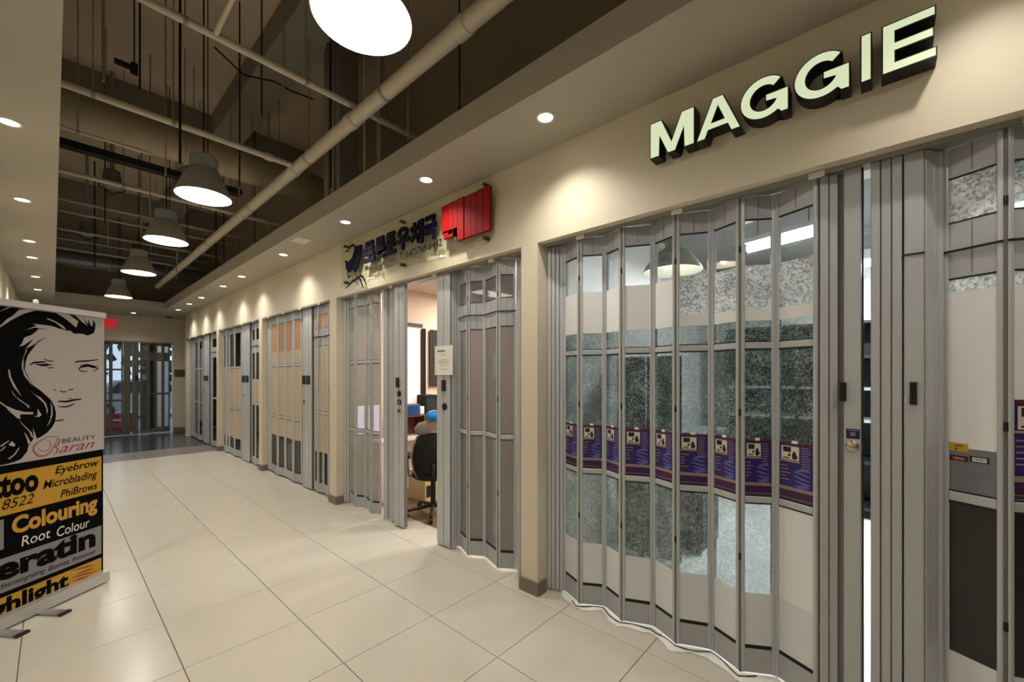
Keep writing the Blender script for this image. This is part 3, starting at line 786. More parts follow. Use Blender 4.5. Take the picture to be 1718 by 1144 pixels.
# stickers on the first pane of the right leaf
pn, fr, wd = panels2[0]
def sticker(x0, y0, x1, y1, m, label):
    a, b = fr.px(x0, y0), fr.px(x1, y1)
    o = MB().fbox(fr, a[0], b[0], b[1], a[1], 0.0034, 0.0042, m).build('sticker'); o['label'] = label; o['category'] = 'sticker'
    return o, (a[0], b[0], b[1], a[1])
o, (a, b, c, d) = sticker(1592, 741, 1625.5, 759, mat('sticker_yellow', (196, 160, 40), 0.4), 'yellow sticker on the right door pane')
MB().fbox(fr, a + (b - a) * .35, a + (b - a) * .75, c + (d - c) * .62, c + (d - c) * .75, .0042, .0045, FLY_P).fbox(fr, a + (b - a) * .35, a + (b - a) * .45, c + (d - c) * .15, c + (d - c) * .45, .0042, .0045, FLY_M).build('print', FLY_P, o)
o, (a, b, c, d) = sticker(1594, 762, 1625, 775, mat('sticker_black', (26, 12, 14), 0.4), 'black sticker with an orange blob on the right door pane')
MB().poly(fr, [(a + (b - a) * .15, c + (d - c) * .5), (a + (b - a) * .3, c + (d - c) * .25), (a + (b - a) * .8, c + (d - c) * .2), (a + (b - a) * .85, c + (d - c) * .6), (a + (b - a) * .5, c + (d - c) * .75), (a + (b - a) * .2, c + (d - c) * .7)], .0046, mat('sticker_orange', (205, 98, 64), 0.4)).build('print', None, o)
o, (a, b, c, d) = sticker(1627.5, 764.5, 1660.5, 779, mat('sticker_dark', (20, 20, 24), 0.4), 'black and white lettered sticker on the right door pane')
MB().fbox(fr, a + (b - a) * .15, a + (b - a) * .88, c + (d - c) * .15, c + (d - c) * .82, .0042, .0045, PAPER).build('white_field', PAPER, o)
MB().text('VIDEO', fr, a + (b - a) * .2, a + (b - a) * .83, c + (d - c) * .32, c + (d - c) * .68, .0048, .0048, INK, bold=0.03).build('print', INK, o)

# ------------------------------------------------------------------ lit letter sign
SIGN_F = mat('sign_face', (150, 156, 130), 0.6, emit=(228, 240, 200), estr=0.7)
SIGN_B = mat('sign_return', (8, 8, 8), 0.5)
sg = thing('letter_sign', (2.245, 0.4, 2.752), 'lit black edged letter sign above the flyer covered door', 'shop sign')
frS = Frame((XW, 0, 0), (0, -1, 0))
def arc(cx, cy, rx, ry, a0, a1, n): return [(cx + rx * math.cos(math.radians(a0 + (a1 - a0) * i / n)), cy + ry * math.sin(math.radians(a0 + (a1 - a0) * i / n))) for i in range(n + 1)]
GLY = {  # outlines in a unit box, outer ring first, then holes; counter-clockwise
    'M': [[(0, 0), (0.23, 0), (0.23, 0.56), (0.41, 0), (0.59, 0), (0.77, 0.56), (0.77, 0), (1, 0), (1, 1), (0.72, 1), (0.5, 0.33), (0.28, 1), (0, 1)]],
    'A': [[(0, 0), (0.22, 0), (0.295, 0.20), (0.705, 0.20), (0.78, 0), (1, 0), (0.62, 1), (0.38, 1)], [(0.375, 0.385), (0.5, 0.73), (0.625, 0.385)]],
    'G': [arc(0.5, 0.5, 0.5, 0.5, 42, 318, 26)[:-1] + [(0.79, 0.12), (0.84, 0.01), (1, 0.01), (1, 0.56), (0.53, 0.56), (0.53, 0.38), (0.77, 0.38)] + arc(0.5, 0.49, 0.265, 0.28, -22, -318, 26)],
    'I': [[(0, 0), (1, 0), (1, 1), (0, 1)]],
    'E': [[(0, 0), (1, 0), (1, 0.2), (0.27, 0.2), (0.27, 0.405), (0.95, 0.405), (0.95, 0.595), (0.27, 0.595), (0.27, 0.8), (0.98, 0.8), (0.98, 1), (0, 1)]]}
def inset(r, d):
    out = []; n = len(r)
    for i in range(n):
        p0, p1, p2 = Vector(r[i - 1]), Vector(r[i]), Vector(r[(i + 1) % n])
        a = (p1 - p0).normalized(); b = (p2 - p1).normalized()
        na, nb = Vector((-a.y, a.x)), Vector((-b.y, b.x)); m_ = (na + nb); m_ = m_ / max(0.35, m_.dot(na))
        out.append(tuple(p1 + m_ * d))
    return out
def keyhole_ring(rings):
    o = rings[0]
    for h in rings[1:]:
        i, j = min(((i, j) for i in range(len(o)) for j in range(len(h))), key=lambda q: (Vector(o[q[0]]) - Vector(h[q[1]])).length)
        o = o[:i + 1] + h[j:] + h[:j + 1] + o[i:]
    return o
for ch, x0, x1 in (('M', 1090, 1165), ('A', 1167, 1243.5), ('G', 1241, 1323.5), ('G', 1331, 1426.5), ('I', 1443, 1463), ('E', 1479, 1573)):
    a, b = -yat(x0, 2.2), -yat(x1, 2.2); z0_, z1_ = 2.752, 2.946
    rings = [[(a + (b - a) * u, z0_ + (z1_ - z0_) * v_) for u, v_ in rg] for rg in GLY[ch]]
    mb = MB()
    for rg in rings:
        n = len(rg); vs = [frS.P(u, v_, 0.003) for u, v_ in rg] + [frS.P(u, v_, 0.086) for u, v_ in rg]
        mb.add(vs, [(i, (i + 1) % n, n + (i + 1) % n, n + i) for i in range(n)], SIGN_B)
    kr = keyhole_ring(rings)
    mb.add([frS.P(u, v_, 0.086) for u, v_ in kr], [tuple(range(len(kr)))], SIGN_B)
    mb.add([frS.P(u, v_, 0.003) for u, v_ in kr], [tuple(range(len(kr)))[::-1]], SIGN_B)
    lt = mb.build('letter', SIGN_B, sg)
    kf = keyhole_ring([inset(rg, 0.0045) for rg in rings])
    MB().add([frS.P(u, v_, 0.0872) for u, v_ in kf], [tuple(range(len(kf)))], SIGN_F).build('letter_face', SIGN_F, lt, label='glowing pale green letter face')

# ------------------------------------------------------------------ acrylic sign over the office door
ACR = glass('acrylic', (250, 251, 246), 0.02, 0.01, 0.12)
NAVY = mat('navy_vinyl', (12, 12, 36), 0.7, spec=0.15); RED = mat('sign_red', (142, 6, 10), 0.6, spec=0.2); BRASS = mat('standoff', (96, 84, 66), 0.35, 0.8)
as_ = thing('acrylic_sign', (2.24, 3.45, 2.585), 'clear acrylic sign with navy lettering and a red block above the office door', 'shop sign')
frA = Frame((2.242, 0, 0), (0, -1, 0))
MB().fbox(frA, -4.68, -2.225, 2.585, 3.09, -0.004, 0.004, ACR).build('acrylic_panel', ACR, as_)
for y in (4.6, 3.45, 2.30):
    for z in (2.63, 3.045):
        MB().tube((2.234, y, z), (XW, y, z), 0.016, n=14, m=BRASS).build('standoff', BRASS, as_)
def apx(pts): return [frA.px(x, y) for x, y in pts]
# six block syllables fitted between measured pixels
CW = ['토', '론', '토', '우', '체', '국']
xb = [613, 631.5, 649, 667, 690, 713, 735]
for k, ch in enumerate(CW):
    a = frA.px(xb[k] + 0.6, 430)[0]; b = frA.px(xb[k + 1] - 0.6, 430)[0]
    MB().text(ch, frA, a, b, 2.755, 2.975, 0.005, 0.022, NAVY, bold=0.045).build('letter', NAVY, as_)
a, b = frA.px(613, 455)[0], frA.px(664, 455)[0]
MB().text('Moving Express', frA, a, b, 2.66, 2.735, 0.0045, 0.0045, INK, bold=0.03).build('small_lettering', INK, as_)
a, b = frA.px(671, 430)[0], frA.px(742, 430)[0]
MB().text('T.(647)748-6442', frA, a, b, 2.655, 2.745, 0.0045, 0.0045, INK, bold=0.03, shear=0.1).build('small_lettering', INK, as_)
# logo: leaping figure with curling lines
lg = MB().prism(frA, apx([(598, 414), (609, 411), (607, 428), (603, 445), (598, 457), (592, 452), (588, 458), (583, 452), (582, 441), (581, 437), (587, 440), (593, 433), (596, 424)]), 0.0045, 0.02, NAVY)
lg.build('logo_figure', NAVY, as_)
lg = MB()
for pts in ([(580, 423), (584, 421), (588, 414), (593, 411), (599, 416), (601, 419)], [(580, 484), (587, 478), (592, 472), (597, 470), (600, 465), (598, 459)], [(600, 467), (604, 463), (609, 464), (613, 471), (616, 479)], [(599, 470), (603, 466), (606, 470), (608, 477), (610, 483)], [(583, 455), (586, 466), (590, 462)]):
    MB().stroke(frA, apx(pts), 0.028, 0.006, NAVY).build('logo_line', NAVY, as_)
# red block: two heavy syllables made of slabs with hairline gaps
rx = lambda x: frA.px(x, 360)[0]
slabs = [(745.5, 756, 2.76, 2.995), (756.6, 764, 2.74, 3.0), (764.6, 771.5, 2.715, 3.0), (772.1, 782, 2.665, 3.005), (784, 794, 2.668, 3.0), (794.6, 804, 2.668, 3.0), (804.6, 814.5, 2.668, 3.005), (815.1, 826, 2.668, 3.005)]
for x0, x1, z0, z1 in slabs:
    MB().fbox(frA, rx(x0), rx(x1), z0, z1, 0.005, 0.03, RED).build('red_slab', RED, as_)
MB().fbox(frA, rx(748.5), rx(772), 2.715, 2.775, 0.005, 0.03, RED).build('red_slab', RED, as_)

# ------------------------------------------------------------------ roll-up banner
bu = Vector((0.798, 0.602, 0)).normalized()
br = Vector((0.256, 4.399, 0)); BW = 0.78
bl = br - bu * BW
frB = Frame(bl, bu)
B_W = mat('banner_white', (182, 174, 170), 0.5); B_K = mat('banner_black', (5, 5, 6), 0.85, spec=0.1); B_Y = mat('banner_yellow', (194, 146, 34), 0.5); B_G = mat('banner_grey', (132, 128, 130), 0.5)
B_R = mat('banner_red', (150, 24, 44), 0.5); B_O = mat('banner_orange', (200, 148, 56), 0.5); B_BK = mat('banner_back', (225, 222, 216), 0.6)
bn = thing('roll_up_banner', (bl + br) / 2, 'tall roll-up beauty salon banner with a black haired face', 'banner')
MB().fbox(frB, 0.0, BW, 0.0 + 0.012, 0.085, -0.10, 0.055, mat('banner_base', (196, 194, 188), 0.35, 0.5)).build('base_cassette', None, bn)
for u in [frB.px(*p)[0] for p in ()] or [(onz(x_, y_, 0.0) - bl).dot(bu) for x_, y_ in ((70, 1028), (12, 1064))]:
    ft = MB().fbox(frB, u - 0.03, u + 0.03, 0.0, 0.012, -0.16, 0.20, mat('banner_foot', (150, 148, 144), 0.4, 0.5)).build('foot', None, bn)
    MB().fbox(frB, u - 0.032, u + 0.032, 0.0, 0.015, 0.20, 0.225, BLACK).build('foot_cap', BLACK, ft)
MB().fbox(frB, -0.005, BW + 0.008, 1.995, 2.035, -0.016, 0.016, mat('banner_bar', (206, 204, 198), 0.4, 0.3)).build('top_bar', None, bn)
MB().tube(frB.P(BW / 2, 0.08, -0.05), frB.P(BW / 2, 2.0, -0.02), 0.009, n=8, m=GALV).build('support_pole', GALV, bn)
hk = frB.px(60, 503); MB().lathe([(0.001, 0.03), (0.012, 0.025), (0.014, 0.0)], frB.P(hk[0], 2.033, 0), 10, WHITE).build('hook', WHITE, bn)
MB().fbox(frB, 0.0, BW, 0.08, 1.998, -0.0015, 0.0, B_BK).build('sheet', B_BK, bn)
def bpx(pts, sc, ox, oy): return [frB.px(ox + x / sc, oy + y / sc) for x, y in pts]
VB = lambda x, y: frB.px(x, y)[1]
uL = 0.004; uR = frB.px(170, 750)[0]
# printed fields: heights taken at the right edge of the sheet
pr = MB(); pr.fbox(frB, 0.0, BW, 0.08, 1.998, 0.0, 0.0004, B_K); pr.build('black_field', B_K, bn)
e1 = 0.0008
v_w0 = VB(172, 753.5); v_y1, v_y0 = VB(171, 765), VB(170, 823); v_g1, v_g0 = VB(168, 882), VB(166, 930); v_h1, v_h0 = VB(165, 937), VB(165, 967)
uE = frB.px(174.5, 640)[0]
MB().fbox(frB, uL, uE, v_w0, 1.993, 0.0004, e1, B_W).build('white_field', B_W, bn)
MB().fbox(frB, uL, uR, v_y0, v_y1, 0.0004, e1, B_Y).build('yellow_field', B_Y, bn)
MB().fbox(frB, uL, uR, v_g0, v_g1, 0.0004, e1, B_G).build('grey_field', B_G, bn)
MB().fbox(frB, uL, uR, v_h0, v_h1, 0.0004, e1, B_Y).build('yellow_field', B_Y, bn)
# woman's hair and face
A_ = lambda p: bpx(p, 9.533, 0, 500)
B_ = lambda p: bpx(p, 7.628, 0, 620)
C_ = lambda p: bpx(p, 8.17, 0, 760)
hair = A_([(-620, 60), (0, 62), (250, 90), (410, 118), (300, 190), (205, 280), (100, 345), (0, 440), (0, 470), (60, 430), (180, 350), (380, 250), (560, 200), (625, 185), (590, 145), (770, 160), (900, 240), (1030, 320), (1130, 400), (1215, 470), (1245, 400), (1252, 370), (1095, 190), (1200, 270), (1300, 375), (1345, 405),
           (1395, 445), (1325, 300), (1408, 420), (1408, 335), (1450, 440), (1478, 450), (1488, 345), (1525, 410), (1520, 490), (1500, 560), (1450, 582), (1395, 600), (1340, 578), (1270, 568), (1185, 570), (1110, 515), (1070, 528), (1000, 497), (950, 490), (830, 447), (720, 432), (520, 410), (580, 440), (400, 512),
           (560, 470), (760, 500), (612, 492), (590, 525), (500, 590), (385, 632), (350, 720), (530, 660), (400, 820), (750, 615), (620, 680), (480, 790), (600, 718), (520, 810), (440, 920), (405, 1040), (395, 1144)])
hair += B_([(345, 60), (380, 130), (430, 205), (520, 270), (600, 340), (660, 400), (700, 480), (716, 560), (706, 660), (670, 730), (610, 800), (540, 850), (470, 885), (440, 800), (420, 745), (430, 880), (400, 925), (362, 980), (345, 1050), (300, 1105)])
hair += C_([(290, 80), (200, 120), (100, 148), (0, 168), (-540, 250)])
hair = [(max(uL + 0.001, a), min(1.99, b)) for a, b in hair]
MB().poly(frB, hair, 0.0011, B_K).build('hair', B_K, bn, label='long flowing black printed hair')
def streak(nm, pts): MB().poly(frB, [(max(uL + 0.001, a), b) for a, b in pts], 0.0015, B_W).build(nm, B_W, bn)
streak('hair_streak', A_([(-300, 400), (0, 208), (150, 130), (255, 90), (240, 105), (130, 160), (0, 215), (-300, 420)]))
streak('hair_streak', A_([(735, 320), (790, 330), (900, 380), (1010, 450), (1065, 515), (1000, 480), (880, 390), (780, 350)]))
streak('hair_streak', A_([(305, 770), (350, 720), (430, 690), (520, 660), (430, 720), (370, 760)]))
streak('hair_streak', A_([(345, 1140), (350, 1020), (380, 920), (430, 830), (410, 830), (375, 950), (370, 1140)]))
streak('hair_streak', B_([(285, 0), (310, 80), (380, 170), (430, 215), (390, 160), (335, 70), (305, 0)]))
streak('hair_streak', B_([(100, 0), (115, 100), (170, 220), (265, 335), (270, 335), (200, 220), (140, 100), (120, 0)]))
streak('hair_streak', B_([(135, 255), (200, 345), (280, 405), (370, 460), (370, 500), (330, 450), (240, 390), (170, 320)]))
streak('hair_streak', B_([(380, 262), (440, 315), (520, 360), (585, 430), (610, 520), (600, 572), (590, 500), (560, 430), (480, 355)]))
streak('hair_streak', B_([(640, 410), (668, 470), (672, 570), (640, 670), (595, 728), (640, 640), (655, 560), (652, 470)]))
streak('hair_streak', B_([(-300, 200), (0, 410), (80, 465), (200, 515), (300, 540), (425, 545), (420, 572), (260, 570), (250, 600), (270, 625), (225, 625), (130, 545), (60, 470), (0, 430), (-300, 250)]))
streak('hair_streak', B_([(430, 600), (475, 590), (480, 500), (530, 580), (500, 605)]))
streak('hair_streak', B_([(235, 640), (330, 735), (400, 800), (425, 880), (400, 860), (370, 790), (300, 720)]))
streak('hair_streak', B_([(300, 795), (340, 840), (390, 930), (360, 960), (340, 880)]))
streak('hair_streak', B_([(105, 965), (150, 915), (195, 960), (180, 985)]))
streak('hair_streak', B_([(0, 1040), (60, 980), (70, 990), (10, 1045)])); streak('hair_streak', B_([(0, 975), (110, 905), (115, 912), (10, 990)]))
streak('hair_streak', B_([(95, 1144), (180, 1080), (235, 1000), (250, 995), (200, 1080), (125, 1144)]))
fc = MB()
for pts, w0 in ((A_([(475, 1070), (540, 1030), (640, 1025), (735, 1018)]), 0.012), (A_([(560, 1055), (650, 1070), (740, 1060), (825, 1070)]), 0.012), (A_([(640, 1085), (700, 1075), (760, 1085)]), 0.01), (A_([(700, 975), (780, 1005), (850, 1010)]), 0.007), (A_([(760, 1115), (860, 1115)]), 0.007),
                (A_([(1190, 1035), (1230, 1015), (1400, 1005), (1570, 985)]), 0.011), (A_([(1260, 1130), (1310, 1080), (1400, 1068), (1490, 1090), (1560, 1125)]), 0.014), (A_([(1300, 1110), (1400, 1085), (1520, 1120)]), 0.01), (A_([(1490, 1095), (1570, 1080)]), 0.006),
                (A_([(1260, 1120), (1265, 1150), (1310, 1175), (1400, 1170)]), 0.008), (A_([(1480, 1170), (1540, 1150), (1570, 1120)]), 0.007),
                (B_([(680, 257), (715, 258)]), 0.007), (B_([(760, 270), (800, 285), (855, 283)]), 0.008), (B_([(870, 260), (935, 250)]), 0.009), (B_([(740, 406), (850, 410), (930, 390), (1040, 375)]), 0.014), (B_([(745, 475), (830, 478), (900, 460), (955, 435)]), 0.010), (B_([(870, 372), (915, 370)]), 0.006), (B_([(705, 656), (760, 650), (820, 643)]), 0.010)):
    MB().stroke(frB, pts, w0, 0.0015, B_K).build('face_line', B_K, bn)
# salon name with swash
sw = MB()
for pts, w0 in ((B_([(770, 865), (620, 855), (520, 905), (430, 980), (425, 1040), (480, 1105), (570, 1105), (640, 1060), (700, 960), (740, 885)]), 0.008), (B_([(720, 880), (765, 900), (740, 960), (700, 985), (740, 1010), (720, 1070), (680, 1085)]), 0.010), (B_([(480, 1000), (530, 1045), (610, 1035), (650, 980), (640, 920), (580, 895)]), 0.005)):
    sw.stroke(frB, pts, w0, 0.0014, B_R)
sw.build('name_swash', B_R, bn)
def btext(s_, xl, yl0, xr, yr0, hpx, m, nm, bold=0.0, shear=0.0, c=0.0014, dv=0.0):
    """text whose baseline runs from pixel (xl,yl0) to (xr,yr0); hpx = height in pixels at the right end"""
    a = frB.px(xl, yl0); b = frB.px(xr, yr0); t_ = frB.px(xr, yr0 - hpx)
    v0 = b[1]; hh = t_[1] - b[1]; dd = 0.27 * hh if any(q in s_ for q in 'gyp') else 0.0
    a0 = max(0.012, b[0] - dv * (b[0] - a[0])) if dv else a[0]
    MB().text(s_, frB, a0, b[0], v0 - dd, v0 + hh, c, c, m, bold, shear).build(nm, m, bn)
btext('BEAUTY', 104, 744.5, 160, 736, 7, B_K, 'lettering', 0.0)
btext('aran', 99, 759.5, 158, 751, 10, B_R, 'lettering', 0.0, 0.45)
btext('Eyebrow', 92, 795, 166, 781, 12, B_K, 'lettering', 0.015, 0.25)
btext('Microblading', 72, 820, 163, 801, 13, B_K, 'lettering', 0.015, 0.25)
btext('PhiBrows', 101, 833, 163, 820, 12, B_K, 'lettering', 0.015, 0.25)
btext('Tattoo', 14, 836, 64.5, 823, 40, B_K, 'lettering', 0.045, dv=2.5)
btext('8522', 3, 855, 57, 843, 16, B_K, 'lettering', 0.0, 0.3)
btext('Colouring', 19.5, 893, 163, 855.5, 26, B_O, 'lettering', 0.04)
btext('Root', 36, 911, 84, 901.5, 16, PAPER, 'lettering', 0.0, 0.1); btext('Colour', 95, 894, 150, 883, 15, PAPER, 'lettering', 0.0, 0.1)
btext('Keratin', 11, 962, 160, 916, 33, B_K, 'lettering', 0.045, dv=1.55)
btext('Stermograting', 0, 981, 75, 960, 8, B_K, 'lettering', 0.005, 0.2); btext('Biomea', 81, 952, 115, 945, 8, B_K, 'lettering', 0.005, 0.2); btext('Peismon', 121, 938, 159, 928, 7, B_K, 'lettering', 0.005, 0.2)
btext('Highlight', 25, 1018, 115, 985, 26, B_K, 'lettering', 0.04, dv=2.03)
sl = MB()
for k in range(5):
    a = frB.px(120 + (9 if k == 1 else 0), 957 + 6 * k); b = frB.px(160 - (3 if k == 1 else 0), 947 + 5.6 * k); n_ = 22
    sl.stroke(frB, [(a[0] + (b[0] - a[0]) * q / n_, a[1] + (b[1] - a[1]) * q / n_ + 0.002 * ((q * 7) % 3 - 1)) for q in range(n_ + 1)], 0.010, 0.0014, B_R)
sl.build('small_lettering', B_R, bn)
MB().fbox(frB, uL, frB.px(6, 900)[0], VB(6, 921), VB(6, 871), 0.0008, 0.0012, B_G).build('grey_box', B_G, bn)

# ------------------------------------------------------------------ shop interiors
XBK = 6.4
PART = [M_END - 0.1] + [(a + b) / 2 for a, b in PIL]
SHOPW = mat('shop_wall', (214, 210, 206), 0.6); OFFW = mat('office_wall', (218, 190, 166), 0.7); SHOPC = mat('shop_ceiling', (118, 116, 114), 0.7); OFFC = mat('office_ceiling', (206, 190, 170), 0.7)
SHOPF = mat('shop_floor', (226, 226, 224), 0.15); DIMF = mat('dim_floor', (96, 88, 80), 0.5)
def wood(name):
    m = mat(name, (122, 92, 68), 0.45, var=0.18, scale=3)
    return m
WOODF = wood('wood_floor')
for k, y in enumerate(PART):
    MB().box(XD, XBK, y - 0.05, y + 0.05, -0.1, 3.2, [SHOPW, SHOPW, OFFW, SHOPW, SHOPW, SHOPW][k]).build('wall_partition_%d' % (k + 1), kind='structure')
MB().box(XBK, XBK + 0.1, PART[0], PART[-1], -0.1, 3.2, SHOPW).build('wall_shops_rear', kind='structure')
for k in range(5):
    y0, y1 = PART[k] + 0.05, PART[k + 1] - 0.05
    zc = [3.05, 2.75, 2.95, 2.95, 2.95][k]
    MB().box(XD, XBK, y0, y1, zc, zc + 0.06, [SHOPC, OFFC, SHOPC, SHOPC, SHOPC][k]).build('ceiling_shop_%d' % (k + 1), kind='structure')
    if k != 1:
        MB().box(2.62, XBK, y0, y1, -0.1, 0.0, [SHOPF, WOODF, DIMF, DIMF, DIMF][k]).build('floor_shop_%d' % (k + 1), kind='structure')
fo = MB().box(2.62, XBK, PART[1] + 0.05, PART[2] - 0.05, -0.1, -0.006, GROUT).build('floor_shop_2', kind='structure')
n_pl = int((PART[2] - PART[1] - 0.1) / 0.145) + 1
pm = None
for i in range(n_pl):
    y0 = PART[1] + 0.05 + i * 0.145; y1 = min(y0 + 0.143, PART[2] - 0.05)
    MB().box(2.62, XBK, y0, y1, -0.02, 0.0, WOODF).build('plank', WOODF, fo)

# --- boutique behind the flyer door
TUBE = mat('tube_glow', (240, 248, 255), 0.5, emit=(235, 246, 255), estr=16)
def tube_light(p0, p1, label, power, w_=0.09):
    p0, p1 = Vector(p0), Vector(p1); c = (p0 + p1) / 2
    t = thing('tube_light', c, label, 'tube light', 'tube lights in the shop')
    d = (p1 - p0).normalized(); up = Vector((0, 0, 1)); fr = Frame(p0, d, up.cross(d))
    L = (p1 - p0).length
    MB().fbox(fr, 0, L, -w_, w_, 0.035, 0.075, WHITE).build('housing', WHITE, t)
    MB().tube(p0, p1, 0.035, n=12, m=TUBE).build('tube', TUBE, t)
    for q in (0.15, 0.85):
        s_ = p0.lerp(p1, q); MB().tube(s_ + Vector((0, 0, 0.07)), (s_.x, s_.y, 3.05), 0.006, n=6, m=STEEL).build('hanger', STEEL, t)
    lamp('lamp_light', 'AREA', c - Vector((0, 0, 0.05)), power, COOL, t, (0, 0, math.atan2(d.y, d.x)), shape='RECTANGLE', size=L, size_y=0.1)
q0, q1 = onz(1255, 418, 2.75), onz(1378, 386, 2.75)
tube_light(q0, q1, 'long glowing tube light behind the top of the flyer covered door', 90)
q = onz(1457, 442, 2.75); tube_light((q.x, q.y - 0.5, 2.75), (q.x, q.y + 0.35, 2.75), 'tube light seen in the gap between the two door leaves', 70)
tube_light((4.6, -1.6, 2.75), (4.6, -0.7, 2.75), 'tube light behind the right door leaf', 30)
SHELF = mat('dark_shelving', (30, 32, 35), 0.5); GREYU = mat('grey_unit', (150, 156, 160), 0.4)
sh = thing('display_shelf', (6.1, 0.2, 0), 'dark display shelving along the shop rear wall behind the flyer door', 'shelf')
for y in (-1.5, -0.75, 0.0, 0.75, 1.5): MB().box(5.85, 6.38, y - 0.02, y + 0.02, 0.0, 2.15, SHELF).build('upright', SHELF, sh)
for z in (0.1, 0.6, 1.05, 1.4, 1.75, 2.13): MB().box(5.85, 6.38, -1.48, 1.48, z, z + 0.03, SHELF if z not in (1.4, 1.05) else GREYU).build('shelf_board', SHELF, sh)
MB().box(6.375, 6.39, -1.5, 1.5, 0.1, 2.15, SHELF).build('back_panel', SHELF, sh)
ct = thing('shop_counter', (4.2, 1.1, 0), 'dark teal counter standing inside the flyer door', 'counter')
TEAL = mat('teal_front', (38, 58, 60), 0.4)
MB().box(3.75, 3.80, 1.15, 1.78, 0.06, 1.02, TEAL).build('front_panel', TEAL, ct)
MB().box(3.80, 4.30, 1.18, 1.75, 0.0, 1.0, SHELF).build('carcass', SHELF, ct)
MB().box(3.70, 4.35, 1.12, 1.80, 1.02, 1.06, GREYU).build('worktop', GREYU, ct)
dv = thing('display_screen', (3.45, 1.2, 0), 'tall dark folding screen standing close behind the flyer door', 'screen')
for k in range(2):
    a, b = 1.2 + 0.29 * k, 1.48 + 0.29 * k
    MB().fbox(Frame((3.35 + 0.05 * (k % 2), b, 0), (0.05 * (1 - 2 * (k % 2)), -0.28, 0)), 0.0, 0.275, 0.05, 1.72, -0.015, 0.015, TEAL).build('screen_panel', TEAL, dv)
    MB().box(3.34, 3.38, a + 0.02, a + 0.06, 0.0, 0.05, SHELF).build('foot', SHELF, dv)
# dome lamp added for the pendant shape in the top panes
t = thing('dome_lamp', (4.0, 1.5, 2.42), 'dark dome lamp added inside the flyer shop behind the top panes', 'pendant lamp')
q = onz(1128, 456, 2.30); cc = (q.x, q.y, 2.30)
t.location = cc
MB().lathe([(0.20, 0.0), (0.19, 0.03), (0.12, 0.13), (0.05, 0.17), (0.04, 0.26), (0.001, 0.27)], cc, 28, SHADE).build('shade', SHADE, t)
MB().lathe([(0.198, 0.002), (0.11, 0.125), (0.001, 0.15)], cc, 28, INNER).build('reflector', INNER, t)
MB().tube((q.x, q.y, 2.56), (q.x, q.y, 3.05), 0.006, n=6, m=BLACKM).build('cord', BLACKM, t)
lamp('lamp_light', 'POINT', (q.x, q.y, 2.36), 3, COOL, t, shadow_soft_size=0.03)

# --- office
OFFL = mat('office_panel_glow', (255, 246, 230), 0.5, emit=(255, 244, 226), estr=6)
q = onz(825, 492, 2.74)
for k, (x, y) in enumerate([(q.x, q.y), (3.6, 2.7), (5.2, 3.2)]):
    t = thing('ceiling_panel_light', (x, y, 2.745), ['square office ceiling light seen through the small top pane', 'square office ceiling light just inside the right door leaf', 'square office ceiling light at the rear of the office'][k], 'ceiling light', 'office ceiling lights')
    MB().box(x - 0.3, x + 0.3, y - 0.15, y + 0.15, 2.735, 2.745, OFFL).build('diffuser', OFFL, t)
    MB().box(x - 0.32, x + 0.32, y - 0.17, y - 0.15, 2.73, 2.75, WHITE).box(x - 0.32, x + 0.32, y + 0.15, y + 0.17, 2.73, 2.75, WHITE).box(x - 0.32, x - 0.3, y - 0.15, y + 0.15, 2.73, 2.75, WHITE).box(x + 0.3, x + 0.32, y - 0.15, y + 0.15, 2.73, 2.75, WHITE).build('frame', WHITE, t)
    lamp('lamp_light', 'AREA', (x, y, 2.72), 34, WARM2, t, (0, 0, 0), shape='RECTANGLE', size=0.6, size_y=0.3)
YO = PART[2] - 0.05
frO = Frame((0, YO, 0), (1, 0, 0))
def wpx(x, y): return frO.px(x, y)
a, b = wpx(676, 547), wpx(704, 681)
t = thing('window_blind', (a[0], YO - 0.02, b[1]), 'bright cream window blind on the office wall', 'blind')
t.location = ((a[0] + b[0]) / 2, YO - 0.02, b[1])
BLIND = mat('blind_cloth', (255, 236, 218), 0.8, emit=(255, 232, 208), estr=0.35)  # backlight on the cloth put in as a faint glow
MB().fbox(frO, a[0], b[0], b[1], a[1], 0.01, 0.016, BLIND).build('blind_cloth', BLIND, t)
MB().fbox(frO, a[0] - 0.02, b[0] + 0.02, a[1], a[1] + 0.05, 0.004, 0.05, SHELF).build('head_rail', SHELF, t)
MB().fbox(frO, a[0], b[0], b[1] - 0.02, b[1], 0.006, 0.02, WHITE).build('bottom_bar', WHITE, t)
CURT = mat('dark_curtain', (54, 44, 38), 0.9)
def curtain(x0, x1, y0, y1, label):
    a, b = wpx(x0, y0), wpx(x1, y1); mb = MB(); n = 14; vs = []
    for z in (a[1], b[1]):
        for i in range(n + 1):
            u = a[0] + (b[0] - a[0]) * i / n; vs.append(frO.P(u, z, 0.03 + 0.012 * math.sin(i * 1.9)))
    mb.add(vs, [(n + 1 + i, n + 2 + i, i + 1, i) for i in range(n)], CURT, True)
    o = mb.build('curtain'); o['label'] = label; o['category'] = 'curtain'
curtain(705, 711.5, 551, 681, 'narrow dark brown curtain beside the bright office blind')
curtain(719, 740, 553, 648, 'wide dark brown curtain behind the office door post')
DESK = mat('desk_top', (226, 208, 194), 0.4); RW = mat('red_wood', (104, 54, 40), 0.5, var=0.2, scale=8)
yd0 = 4.55
dk = thing('office_desk', (3.3, 4.6, 0), 'pale office desk along the office side wall', 'desk')
MB().box(2.66, 4.3, yd0, YO - 0.03, 0.72, 0.75, DESK).build('desktop', DESK, dk)
for x in (2.70, 4.24): MB().box(x, x + 0.04, yd0 + 0.02, YO - 0.05, 0.0, 0.72, DESK).build('side_panel', DESK, dk)
MB().box(2.74, 4.24, YO - 0.10, YO - 0.08, 0.25, 0.72, DESK).build('modesty_panel', DESK, dk)
frH = Frame((0, 4.66, 0), (1, 0, 0))
